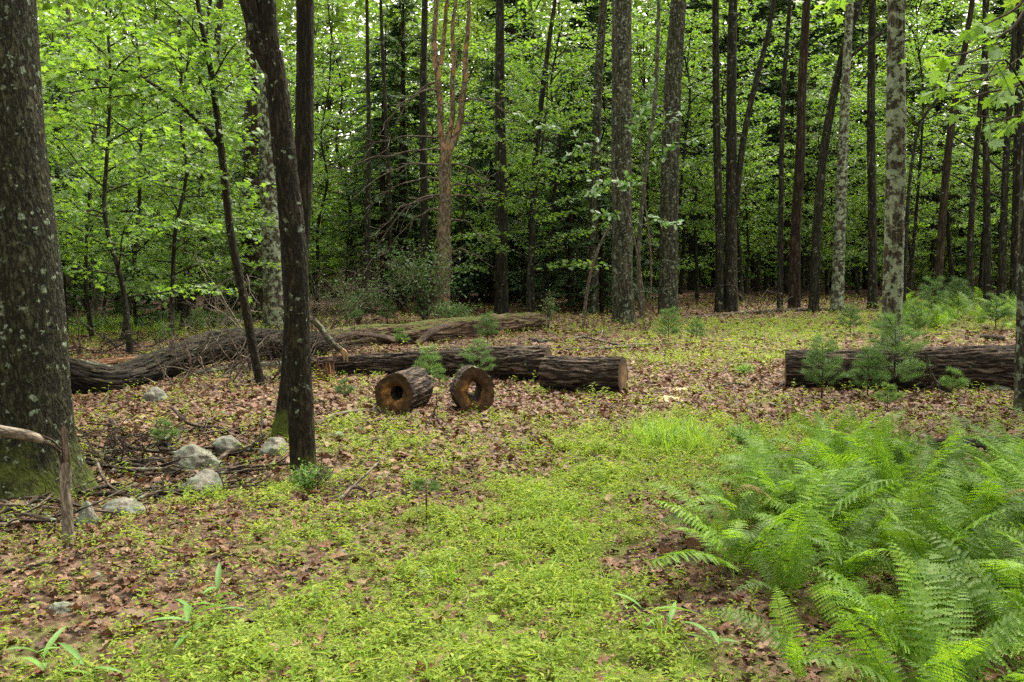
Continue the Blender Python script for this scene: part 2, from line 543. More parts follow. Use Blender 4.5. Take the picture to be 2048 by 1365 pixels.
MAT['broad_blade'] = leafmat('broad_blade', [(0.08, 0.19, 0.03), (0.12, 0.26, 0.05), (0.16, 0.32, 0.07)], 0.35, (1.5, 1.4, 0.6))
MAT['litter'] = leafmat('litter', [(0.024, 0.012, 0.007), (0.078, 0.035, 0.019), (0.145, 0.070, 0.038), (0.205, 0.112, 0.064), (0.14, 0.058, 0.026), (0.065, 0.032, 0.018), (0.27, 0.17, 0.105), (0.042, 0.02, 0.012)], 0.12, (1.2, 1.0, 0.8), rough=0.65, objvar=0)


def ground_mat():
    b = NT('forest_floor')
    co = b.n('NewGeometry', 0)
    g = b.n('Attribute', 2, props={'attribute_name': 'green'})
    w = b.vadd(co, b.vmul(b.noise(co, 9.0, 3.0, out=1), (0.06, 0.06, 0.06)))
    cell = b.n('TexVoronoi', 1, Vector=w, Scale=16.0)
    dist = b.n('TexVoronoi', 0, Vector=w, Scale=16.0)
    r = b.n('SeparateColor', 0, Color=cell)
    litter = b.ramp(r, [(0.0, (0.03, 0.017, 0.011)), (0.3, (0.07, 0.041, 0.026)), (0.6, (0.13, 0.08, 0.052)), (0.85, (0.19, 0.125, 0.08)), (1.0, (0.27, 0.19, 0.13))])
    soil = b.ramp(b.noise(co, 4.0, 5.0, 0.7), [(0.3, (0.022, 0.014, 0.009)), (0.7, (0.08, 0.05, 0.034))])
    col = b.mix(0.55, soil, litter)
    gn = b.noise(co, 30.0, 4.0, 0.7)
    gcol = b.ramp(gn, [(0.3, (0.06, 0.085, 0.018)), (0.55, (0.15, 0.21, 0.04)), (0.75, (0.24, 0.29, 0.075))])
    gf = b.math('ADD', g, b.math('MULTIPLY', b.math('SUBTRACT', b.noise(co, 5.0, 4.0, 0.7), 0.5), 1.2))
    col = b.mix(b.math('MULTIPLY', b.ramp(gf, [(0.35, 0.0), (0.8, 1.0)]), 0.75), col, gcol)
    hgt = b.math('ADD', b.math('MULTIPLY', dist, 0.8), b.noise(co, 40.0, 4.0, 0.7))
    return b.done(b.n('BsdfPrincipled', Base_Color=col, Roughness=0.95, Specular_IOR_Level=0.15, Normal=b.bump(hgt, 0.7, 0.03)))


def rock_mat():
    b = NT('granite')
    co = b.n('TexCoord', 3)
    n1 = b.noise(co, 6.0, 5.0, 0.65)
    n2 = b.noise(co, 60.0, 3.0, 0.7)
    col = b.ramp(n1, [(0.3, (0.095, 0.088, 0.074)), (0.55, (0.22, 0.205, 0.17)), (0.8, (0.34, 0.315, 0.27))])
    col = b.mix(0.9, col, b.ramp(n2, [(0.3, (0.4, 0.4, 0.4)), (0.7, (1.3, 1.3, 1.3))]), 'MULTIPLY')
    ln = b.noise(b.vadd(co, (5, 3, 1)), 9.0, 4.0, 0.7)
    col = b.mix(b.math('MULTIPLY', b.ramp(ln, [(0.48, 0.0), (0.56, 1.0)]), 0.6), col, (0.15, 0.19, 0.135))
    mn = b.noise(b.vadd(co, (1, 8, 2)), 5.0, 4.0, 0.7)
    col = b.mix(b.math('MULTIPLY', b.ramp(mn, [(0.58, 0.0), (0.64, 1.0)]), 0.8), col, (0.07, 0.085, 0.03))
    return b.done(b.n('BsdfPrincipled', Base_Color=col, Roughness=0.85, Specular_IOR_Level=0.25, Normal=b.bump(b.math('ADD', n1, b.math('MULTIPLY', n2, 0.3)), 0.6, 0.03)))


def wood_mat(name, c0, c1, c2, dirt):
    b = NT(name)
    bk = b.n('Attribute', 1, props={'attribute_name': 'bk'})
    w = b.vadd(bk, b.vmul(b.noise(bk, 7.0, 3.0, out=1), (0.05, 0.05, 0.05)))
    ln = b.n('VectorMath', 1, props={'operation': 'LENGTH'}, _0=w)
    ring = b.math('SINE', b.math('MULTIPLY', ln, 420.0))
    n = b.noise(bk, 9.0, 5.0, 0.7)
    col = b.ramp(n, [(0.3, c0), (0.46, c1), (0.64, c2)])
    col = b.mix(0.3, col, b.ramp(b.math('ADD', b.math('MULTIPLY', ring, 0.5), 0.5), [(0.0, (0.55, 0.5, 0.45)), (1.0, (1.15, 1.15, 1.1))]), 'MULTIPLY')
    edge = b.ramp(b.math('ADD', ln, b.math('MULTIPLY', b.noise(bk, 12.0, 3.0), 0.08)), [(dirt - 0.05, 0.0), (dirt + 0.03, 1.0)])
    col = b.mix(b.math('MULTIPLY', edge, 0.85), col, (0.035, 0.022, 0.013))
    sep = b.t.nodes.new('ShaderNodeSeparateXYZ')
    b.t.links.new(w, sep.inputs[0])
    ang = b.math('ARCTAN2', sep.outputs[1], sep.outputs[0])
    cn = b.n('TexNoise', 0, props={'noise_dimensions': '2D'}, Vector=b.n('CombineXYZ', X=b.math('MULTIPLY', ang, 5.0), Y=b.math('MULTIPLY', ln, 3.0), Z=0.0), Scale=1.0, Detail=2.0)
    crack = b.ramp(b.math('ABSOLUTE', b.math('SUBTRACT', cn, 0.5)), [(0.0, 1.0), (0.016, 0.0)])
    col = b.mix(b.math('MULTIPLY', crack, 0.8), col, (0.012, 0.007, 0.004))
    saw = b.noise(b.vmul(bk, (12, 150, 1)), 1.0, 2.0)
    return b.done(b.n('BsdfPrincipled', Base_Color=col, Roughness=0.85, Specular_IOR_Level=0.2, Normal=b.bump(b.math('ADD', saw, n), 0.5, 0.008)))


MAT['floor'] = ground_mat()
MAT['rock'] = rock_mat()
MAT['cut_wet'] = wood_mat('cut_wet', (0.016, 0.008, 0.004), (0.11, 0.05, 0.016), (0.42, 0.21, 0.065), 0.17)
MAT['cut_tan'] = wood_mat('cut_tan', (0.05, 0.03, 0.014), (0.15, 0.09, 0.042), (0.27, 0.165, 0.08), 0.2)
b_ = NT('rot_hollow')
MAT['hollow'] = b_.done(b_.n('BsdfPrincipled', Base_Color=b_.ramp(b_.noise(b_.n('Attribute', 1, props={'attribute_name': 'bk'}), 14.0, 4.0, 0.7), [(0.3, (0.012, 0.008, 0.005)), (0.7, (0.07, 0.04, 0.02))]), Roughness=0.95))
b_ = NT('sawdust')
MAT['sawdust'] = b_.done(b_.n('BsdfPrincipled', Base_Color=b_.ramp(b_.noise(b_.n('NewGeometry', 0), 30.0, 4.0, 0.7), [(0.3, (0.24, 0.15, 0.06)), (0.7, (0.6, 0.46, 0.27))]), Roughness=0.95))

# ------------------------------------------------------------------ ground cover mask (world space)
_blobs = []
for px, py, r, w in [
    (700, 1330, 1.0, 0.9), (1050, 1330, 0.8, 1.0), (450, 1300, 0.55, 0.7), (150, 1340, 0.5, 0.6), (1100, 1180, 0.7, 1.0), (820, 1180, 0.6, 0.75),
    (1050, 1050, 0.9, 0.95), (1250, 960, 1.0, 0.85), (800, 1040, 0.7, 0.55), (950, 960, 0.9, 0.4), (420, 1010, 0.5, 0.5), (640, 1080, 0.5, 0.55), (300, 1120, 0.5, 0.35),
    (1350, 890, 1.1, 0.85), (1000, 880, 0.9, 0.3), (760, 880, 0.8, 0.35), (1480, 700, 2.2, 0.75), (1550, 660, 3.5, 0.75), (1400, 720, 1.5, 0.5), (1200, 800, 1.0, 0.35),
    (1050, 860, 0.8, 0.3), (1480, 800, 0.7, 0.3), (1700, 650, 3.0, 0.6), (1900, 640, 4.0, 0.6), (280, 660, 3.0, 0.8), (420, 665, 3.0, 0.5), (1290, 665, 3.0, 0.3),
    (600, 980, 0.5, 0.6), (660, 860, 0.6, 0.35), (900, 1250, 0.8, 0.8), (1700, 1150, 1.5, 0.5), (1480, 860, 1.0, 0.5), (1650, 850, 1.0, 0.35), (120, 960, 0.3, 0.3), (60, 1100, 0.5, 0.3)]:
    g_ = G(px, py)
    _blobs.append((g_[0], g_[1], r, w))
_brown = []
for px, py, r, w in [(1330, 1130, 0.28, 0.8), (1300, 1240, 0.22, 0.7), (1340, 1020, 0.2, 0.3), (560, 1130, 0.25, 0.5), (300, 1190, 0.3, 0.5), (1120, 800, 0.9, 0.3), (1050, 950, 0.35, 0.25), (720, 1000, 0.3, 0.3), (1500, 740, 0.8, 0.3), (1380, 770, 0.8, 0.35)]:
    g_ = G(px, py)
    _brown.append((g_[0], g_[1], r, w))


def green(x, y):
    g = np.zeros_like(np.asarray(x, float))
    for bx, by, r, w in _blobs:
        g = np.maximum(g, w * np.exp(-(((x - bx) ** 2 + (y - by) ** 2) / (r * r)) ** 1.5 * 0.8))
    for bx, by, r, w in _brown:
        g = g - w * np.exp(-((x - bx) ** 2 + (y - by) ** 2) / (r * r))
    p = np.stack([x, y, 0 * x], -1)
    g = g + 0.10 + 0.30 * noise(p * 1.3 + 3.3) + 0.34 * noise(p * 3.7 + 8.8) + 0.22 * noise(p * 9.0 + 2.2)
    return np.clip(g, 0, 1)


# ------------------------------------------------------------------ ground sheet
def ground():
    def axis(a, b, fine_a, fine_b, step):
        left = fine_a - np.cumsum(step * 1.16 ** np.arange(1, 60))
        right = fine_b + np.cumsum(step * 1.16 ** np.arange(1, 60))
        left = left[left > a]
        right = right[right < b]
        return np.concatenate([[a], left[::-1], np.arange(fine_a, fine_b + 1e-6, step), right, [b]])
    xs = axis(-400, 400, -5, 5, 0.08)
    ys = axis(-400, 400, 2.5, 14, 0.08)
    X, Y = np.meshgrid(xs, ys)
    Z = H(X, Y)
    p = np.stack([X, Y, 0 * X], -1)
    nearw = np.exp(-np.maximum(0, np.hypot(X, Y) - 12) / 6)
    Z = Z + nearw * 0.012 * noise(p * 6.0)
    v = np.stack([X, Y, Z], -1).reshape(-1, 3)
    ny, nx = X.shape
    i = np.arange(ny - 1)[:, None] * nx + np.arange(nx - 1)[None, :]
    f = np.stack([i, i + 1, i + nx + 1, i + nx], -1).reshape(-1, 4)
    mb = MB().add(v, f)
    m = mb.mesh('forest_floor')
    a = m.attributes.new('green', 'FLOAT', 'POINT')
    gr = green(X.ravel(), Y.ravel()) * sstep(60, 40, Y.ravel())
    a.data.foreach_set('value', gr.astype(np.float32))
    obj('forest_floor', m, MAT['floor'], kind='structure')


ground()

# ------------------------------------------------------------------ tree templates (trunk, branches, leaves)
def leaf_rot(d, r, tilt=0.45, droop=0.25):
    n = len(d)
    up = np.tile([0, 0, 1.0], (n, 1)) + r.normal(size=(n, 3)) * tilt
    dd = d + np.array([0, 0, -droop]) + r.normal(size=(n, 3)) * 0.25
    return frames(dd, up)


def branchy(r, Htot, nb, L, zlo, zhi, trunk_r, twig_step, leaf_step, leaf, template, elev=(0.15, 0.6), lean=0.06, shape='layer', twiglen=(0.3, 0.8), wood_seg=5, trunk_top=0.2, tilt=0.45):
    """a broadleaf tree: returns trunk MB, branch MB, leaf mesh builder"""
    tr, wd, lf = MB(), MB(), MB()
    k = 7
    zz = np.linspace(0, Htot, k)
    px = np.cumsum(np.concatenate([[0], r.normal(0, lean * Htot / k * 2, k - 1)]))
    py = np.cumsum(np.concatenate([[0], r.normal(0, lean * Htot / k * 2, k - 1)]))
    path = np.column_stack([px, py, zz])
    path[0, 2] = -0.15
    rad = trunk_r * np.linspace(1, trunk_top, k)
    rad[0] *= 1.25
    tr.add(*tube(path, rad, 9, 0.35, wob=0.08, seed=r.uniform(0, 50)))
    pos, dirs = [], []
    for i in range(nb):
        u = (i + r.uniform(0, 1)) / nb
        z = Htot * (zlo + (zhi - zlo) * u)
        j = np.interp(z, zz, np.arange(k))
        a = int(min(k - 2, math.floor(j)))
        o = path[a] * (1 - (j - a)) + path[a + 1] * (j - a)
        az = i * 2.4 + r.uniform(-0.5, 0.5)
        prof = {'layer': 1.0 - 0.55 * u, 'round': 0.45 + 1.1 * math.sin(math.pi * min(1, u * 0.95 + 0.05)) * 0.6, 'high': 0.6 + 0.5 * u}[shape]
        ln = L * prof * r.uniform(0.6, 1.15)
        el = r.uniform(*elev) + (0.35 * u if shape != 'layer' else 0.15 * u)
        nseg = 8
        pts = [o]
        d = np.array([math.cos(az) * math.cos(el), math.sin(az) * math.cos(el), math.sin(el)])
        for q in range(nseg):
            d = d + r.normal(0, 0.10, 3) + np.array([0, 0, -0.05])
            d /= np.linalg.norm(d)
            pts.append(pts[-1] + d * ln / nseg)
        pts = np.array(pts)
        br = max(0.012, min(trunk_r * 0.35, ln * 0.011))
        wd.add(*tube(pts, np.linspace(br, br * 0.2, nseg + 1), wood_seg, ln / nseg * 1.01, seed=r.uniform(0, 50)))
        ntw = max(3, int(ln / twig_step))
        for q in range(ntw):
            t = 0.18 + 0.82 * (q + r.uniform(0, 1)) / ntw
            jj = t * nseg
            b0 = int(min(nseg - 1, math.floor(jj)))
            o2 = pts[b0] + (pts[b0 + 1] - pts[b0]) * (jj - b0)
            bd = pts[b0 + 1] - pts[b0]
            bd = bd / np.linalg.norm(bd)
            sgn = 1 if q % 2 else -1
            aa = sgn * r.uniform(0.6, 1.2)
            c, s = math.cos(aa), math.sin(aa)
            td = np.array([bd[0] * c - bd[1] * s, bd[0] * s + bd[1] * c, bd[2] * 0.5 + r.normal(0, 0.18)])
            td /= np.linalg.norm(td)
            tl = r.uniform(*twiglen) * (1.15 - 0.5 * t)
            if q % 2 == 0:
                wd.add(*tube(np.array([o2, o2 + td * tl * 0.5 + [0, 0, 0.01], o2 + td * tl]), [0.006, 0.004, 0.002], 3, tl))
            nl = max(2, int(tl / leaf_step))
            tt = (np.arange(nl) + r.uniform(0, 1, nl)) / nl
            sg = np.where(np.arange(nl) % 2, 1, -1) * r.uniform(0.4, 1.1, nl)
            cc, ss = np.cos(sg), np.sin(sg)
            ld = np.column_stack([td[0] * cc - td[1] * ss, td[0] * ss + td[1] * cc, np.full(nl, td[2] * 0.5)])
            pos.append(o2 + td * tl * tt[:, None] + r.normal(0, 0.03, (nl, 3)) * [1, 1, 1.3])
            dirs.append(ld)
    pos = np.concatenate(pos)
    dirs = np.concatenate(dirs)
    R = leaf_rot(dirs, r, tilt)
    lf.add(*scatter(template[0], template[1], pos, R, leaf * r.uniform(0.65, 1.2, len(pos))))
    return tr, wd, lf


def conifer(r, Htot, trunk_r, Lmax, zlo, dens=1.0, droop=0.10, needle=(0.34, 0.07), dead=0.0):
    tr, wd, lf = MB(), MB(), MB()
    path = np.array([[0, 0, -0.15], [r.normal(0, .05), r.normal(0, .05), Htot * 0.5], [r.normal(0, .1), r.normal(0, .1), Htot]])
    tr.add(*tube(path, [trunk_r * 1.15, trunk_r * 0.7, trunk_r * 0.15], 9, 0.5, wob=0.06, seed=r.uniform(0, 50)))
    pos, dirs, nrm = [], [], []
    z = Htot * zlo
    while z < Htot * 0.98:
        u = z / Htot
        nb = int(r.integers(4, 7))
        for i in range(nb):
            az = r.uniform(0, 2 * math.pi)
            ln = (Lmax * (1 - u) ** 0.8 + 0.25) * r.uniform(0.65, 1.15)
            isdead = r.uniform() < dead * (1 - u)
            d = np.array([math.cos(az), math.sin(az), r.uniform(0.0, 0.3)])
            pts = [np.array([np.interp(z, path[:, 2], path[:, 0]), np.interp(z, path[:, 2], path[:, 1]), z + r.uniform(-.1, .1)])]
            for q in range(6):
                d = d + r.normal(0, 0.06, 3) + np.array([0, 0, -droop])
                d /= np.linalg.norm(d)
                pts.append(pts[-1] + d * ln / 6)
            pts = np.array(pts)
            wd.add(*tube(pts, np.linspace(0.006 + ln * 0.006, 0.003, 7), 4, ln / 6 * 1.01))
            if isdead:
                for q in range(6):
                    b0 = pts[r.integers(2, 6)]
                    e = b0 + np.array([math.cos(az + r.normal(0, .9)), math.sin(az + r.normal(0, .9)), r.normal(-.1, .3)]) * r.uniform(.2, .5)
                    wd.add(*tube(np.array([b0, (b0 + e) / 2 + r.normal(0, .03, 3), e]), [0.005, 0.003, 0.002], 3, 0.3))
                continue
            ntw = max(4, int(ln / 0.10 * dens))
            t = 0.2 + 0.8 * np.arange(ntw) / ntw
            jj = t * 6
            b0 = np.minimum(5, np.floor(jj).astype(int))
            o2 = pts[b0] + (pts[b0 + 1] - pts[b0]) * (jj - b0)[:, None]
            bd = pts[b0 + 1] - pts[b0]
            bd /= np.linalg.norm(bd, axis=1)[:, None]
            for sgn in (-1, 1):
                aa = sgn * r.uniform(0.55, 1.15, ntw)
                c, s = np.cos(aa), np.sin(aa)
                td = np.column_stack([bd[:, 0] * c - bd[:, 1] * s, bd[:, 0] * s + bd[:, 1] * c, bd[:, 2] * 0.5 - 0.12 + r.normal(0, .15, ntw)])
                sl = needle[0] * (1.2 - 0.6 * t) * r.uniform(0.7, 1.25, ntw)
                # a spray: its axis and three side sprigs
                for m_, (off, ang, k_) in enumerate(((0, 0, 1.0), (0.3, 0.7, 0.55), (0.45, -0.7, 0.5), (0.65, 0.6, 0.4))):
                    ca, sa = math.cos(ang), math.sin(ang)
                    dd = np.column_stack([td[:, 0] * ca - td[:, 1] * sa, td[:, 0] * sa + td[:, 1] * ca, td[:, 2]])
                    pos.append(np.column_stack([o2 + td * (sl * off)[:, None], sl * k_]))
                    dirs.append(dd)
        z += r.uniform(0.22, 0.42)
    P = np.concatenate(pos)
    D = np.concatenate(dirs)
    n = len(P)
    up = np.tile([0, 0, 1.0], (n, 1)) + r.normal(size=(n, 3)) * 0.4
    S = np.column_stack([np.full(n, needle[1]) * r.uniform(.7, 1.3, n), P[:, 3], np.full(n, 0.2)])
    tv = np.array([(0, 0, 0), (0.5, 0.35, 0), (0, 1, -0.1), (-0.5, 0.35, 0)])
    lf.add(*scatter(tv, OVAL[1], P[:, :3], frames(D, up), S))
    return tr, wd, lf


TPL = {}


def template(kind, parts, trunk_mat, leaf_mat):
    tr, wd, lf = parts
    TPL.setdefault(kind, []).append((tr.mesh(kind + '_trunk'), wd.mesh(kind + '_branches'), lf.mesh(kind + '_leaves', smooth=False), trunk_mat, leaf_mat))


for s in range(5):      # understorey maples with layered sprays
    r = np.random.default_rng(100 + s)
    template('maple', branchy(r, [6.5, 8, 5.2, 9, 7][s], [26, 30, 22, 32, 28][s], [2.6, 2.9, 2.3, 3.0, 2.7][s], 0.14, 1.0, [0.05, 0.06, 0.04, 0.07, 0.05][s], 0.14, 0.058, 0.118, MAPLE_S), 'dark_bark', 'maple_leaf')
for s in range(3):      # taller maples, bare below
    r = np.random.default_rng(150 + s)
    template('tallmaple', branchy(r, [11, 12, 10][s], 34, [3.2, 3.4, 3.0][s], 0.26, 1.0, [0.08, 0.09, 0.07][s], 0.155, 0.065, 0.13, MAPLE_S, shape='round'), 'dark_bark', 'maple_leaf')
for s in range(4):      # canopy trees: high crown
    r = np.random.default_rng(200 + s)
    template('canopy', branchy(r, [17, 19, 16, 18][s], 36, 4.3, 0.28, 1.0, [0.16, 0.2, 0.14, 0.17][s], 0.24, 0.07, 0.25, OVAL, elev=(0.2, 0.7), lean=0.03, shape='round', twiglen=(0.6, 1.3)), ['dark_bark', 'brown_bark', 'grey_bark', 'spotted_bark'][s], 'canopy_leaf')
for s in range(3):      # hemlocks
    r = np.random.default_rng(300 + s)
    template('hemlock', conifer(r, [9, 12, 7][s], [0.11, 0.15, 0.08][s], [2.3, 2.7, 1.9][s], [0.06, 0.10, 0.04][s], 1.0, dead=[0.25, 0.5, 0.1][s]), 'brown_bark', 'hemlock_needle')
for s in range(2):      # tall pines, dead lower limbs
    r = np.random.default_rng(330 + s)
    template('pine', conifer(r, [17, 18][s], [0.16, 0.19][s], 3.0, 0.12, 0.65, droop=0.03, needle=(0.55, 0.14), dead=1.15), 'dark_bark', 'hemlock_needle')
for s in range(2):      # crown alone, for the trunks that are measured one by one
    r = np.random.default_rng(400 + s)
    template('top', branchy(r, 7.5, 24, 3.3, 0.02, 1.0, 0.10, 0.30, 0.085, 0.23, OVAL, elev=(0.2, 0.7), lean=0.03, shape='round', twiglen=(0.6, 1.2)), 'dark_bark', 'canopy_leaf')

SPECIES = {'tallmaple': ('maple_tree', 'maple'), 'maple': ('maple_sapling', 'maple'), 'canopy': ('broadleaf_tree', 'tree'), 'hemlock': ('hemlock_tree', 'conifer'), 'pine': ('pine_tree', 'pine')}


def plant_tree(kind, i, x, y, rz, s, label, group):
    tm, bm, lm, tmat, lmat = TPL[kind][i % len(TPL[kind])]
    name, cat = SPECIES[kind]
    o = thing(name, label, cat, (x, y, gz(x, y)), group)
    o.rotation_euler = (0, 0, rz)
    o.scale = (s, s, s * random.uniform(0.92, 1.1))
    obj('trunk', tm, MAT[tmat], o)
    obj('branches', bm, MAT[tmat], o, kind='stuff')
    obj('crown', lm, MAT[lmat], o, kind='stuff')
    return o


# ------------------------------------------------------------------ measured trees
def px_path(pts, Y):
    return np.array([at(p[0], p[1], Y) for p in pts]), np.array([p[2] / 2 * Y / F for p in pts])


def measured_tree(name, label, cat, pts, mat, top=15.0, seg=14, step=0.12, disp=None, flare=(0.25, 0.3, 4), crown=0, Y=None, limbs=(), crown_scale=1.0, seed=0.0, extend=True, limb_mat=None):
    """pts: (px, py, width px) from the ground up; the trunk goes on above the picture to its crown"""
    g0 = G(pts[0][0], pts[0][1])
    Y = Y or g0[1]
    P, R = px_path(pts, Y)
    zg = gz(P[0][0], P[0][1])
    P[0][2] = zg
    base = P[0].copy()
    P = np.vstack([[P[0] - [0, 0, 0.12]], P])
    R = np.concatenate([[R[0]], R])
    steps = [step] * (len(P) - 1)
    if extend and P[-1][2] < top:
        d = P[-1] - P[-2]
        d /= np.linalg.norm(d)
        d = d * 0.6 + np.array([0, 0, 0.4])
        d /= d[2]
        hgap = top - P[-1][2]
        P = np.vstack([P, P[-1] + d * hgap * 0.5, P[-1] + d * hgap * 0.5 + np.array([d[0] * .5, d[1] * .5, 1]) * hgap * 0.5])
        R = np.concatenate([R, [R[-1] * 0.75, R[-1] * 0.45]])
        steps += [0.6, 0.6]
    root = thing(name, label, cat, base)
    mb = MB().add(*tube(P, R, seg, steps, disp, flare, 0.05, seed=seed))
    obj('trunk', mb.mesh('trunk', base), MAT[mat], root)
    for lp in limbs:
        LP, LR = px_path(lp, Y)
        if lp[-1][1] < 15:
            dd = LP[-1] - LP[-2]
            dd /= np.linalg.norm(dd)
            LP = np.vstack([LP, LP[-1] + dd * 3.0])
            LR = np.concatenate([LR, [LR[-1] * 0.6]])
        obj('limb', MB().add(*tube(LP, LR, max(6, seg // 2), step, disp, None, 0.05, seed=seed + 3)).mesh('limb', base), MAT[limb_mat or mat], root)
    if crown is not None:
        tm, bm, lm, tmat, lmat = TPL['top'][crown % 2]
        topp = P[-1] - base - np.array([0, 0, 3.5])
        for nm, me, mt in (('crown_branches', bm, tmat), ('crown', lm, lmat)):
            c = obj(nm, me, MAT[mt], root, kind='stuff')
            c.location = topp
            c.rotation_euler = (0, 0, seed * 1.7)
            c.scale = (crown_scale,) * 3
    return root, base, Y


oakdisp = furrow(0.007, 30, 0.26, 0.2)
measured_tree('oak_tree', 'massive trunk with round green lichen spots and a mossy flared base', 'tree',
              [(62, 990, 210), (42, 850, 198), (24, 500, 172), (-14, 0, 152)], 'oak_bark', 17, 150, 0.025, oakdisp, (0.34, 0.22, 5), 0, seed=1.0, crown_scale=.6)
twd = furrow(0.005, 36, 0.2, 0.22)
measured_tree('twin_trunk_tree', 'dark slender trunk forking high up, with leafy sprigs and twigs at its foot', 'tree',
              [(608, 945, 50), (600, 800, 52), (595, 683, 51), (588, 500, 51), (573, 350, 45), (556, 190, 44), (545, 110, 40), (534, 0, 34)], 'twin_bark', 14, 72, 0.03, twd, (0.3, 0.12, 5), 1, seed=2.0, crown_scale=.5,
              limbs=[[(548, 150, 34), (520, 90, 36), (497, 0, 36)]])
measured_tree('mossy_foot_tree', 'dark trunk with a bright moss green foot behind the forking trunk', 'tree',
              [(577, 872, 58), (584, 760, 46), (592, 600, 40), (602, 450, 36), (608, 320, 37), (609, 200, 35), (610, 0, 34)], 'foot_bark', 14, 64, 0.04, twd, (0.35, 0.25, 4), 0, seed=3.3, crown_scale=.5)
measured_tree('leaning_sapling', 'slim curving sapling leaning over the fallen trunk with an arching side limb', 'sapling',
              [(522, 775, 19), (505, 690, 18), (488, 600, 18), (462, 470, 16), (446, 330, 15), (434, 230, 13), (418, 120, 11), (395, 0, 9)], 'twin_bark', 9, 12, 0.12, None, (0.15, 0.15, 3), None, seed=4.0,
              limbs=[[(438, 290, 12), (400, 245, 11), (350, 205, 9), (300, 165, 7), (240, 140, 5), (160, 145, 4)], [(350, 205, 7), (290, 185, 6), (210, 175, 4), (120, 190, 3)]])
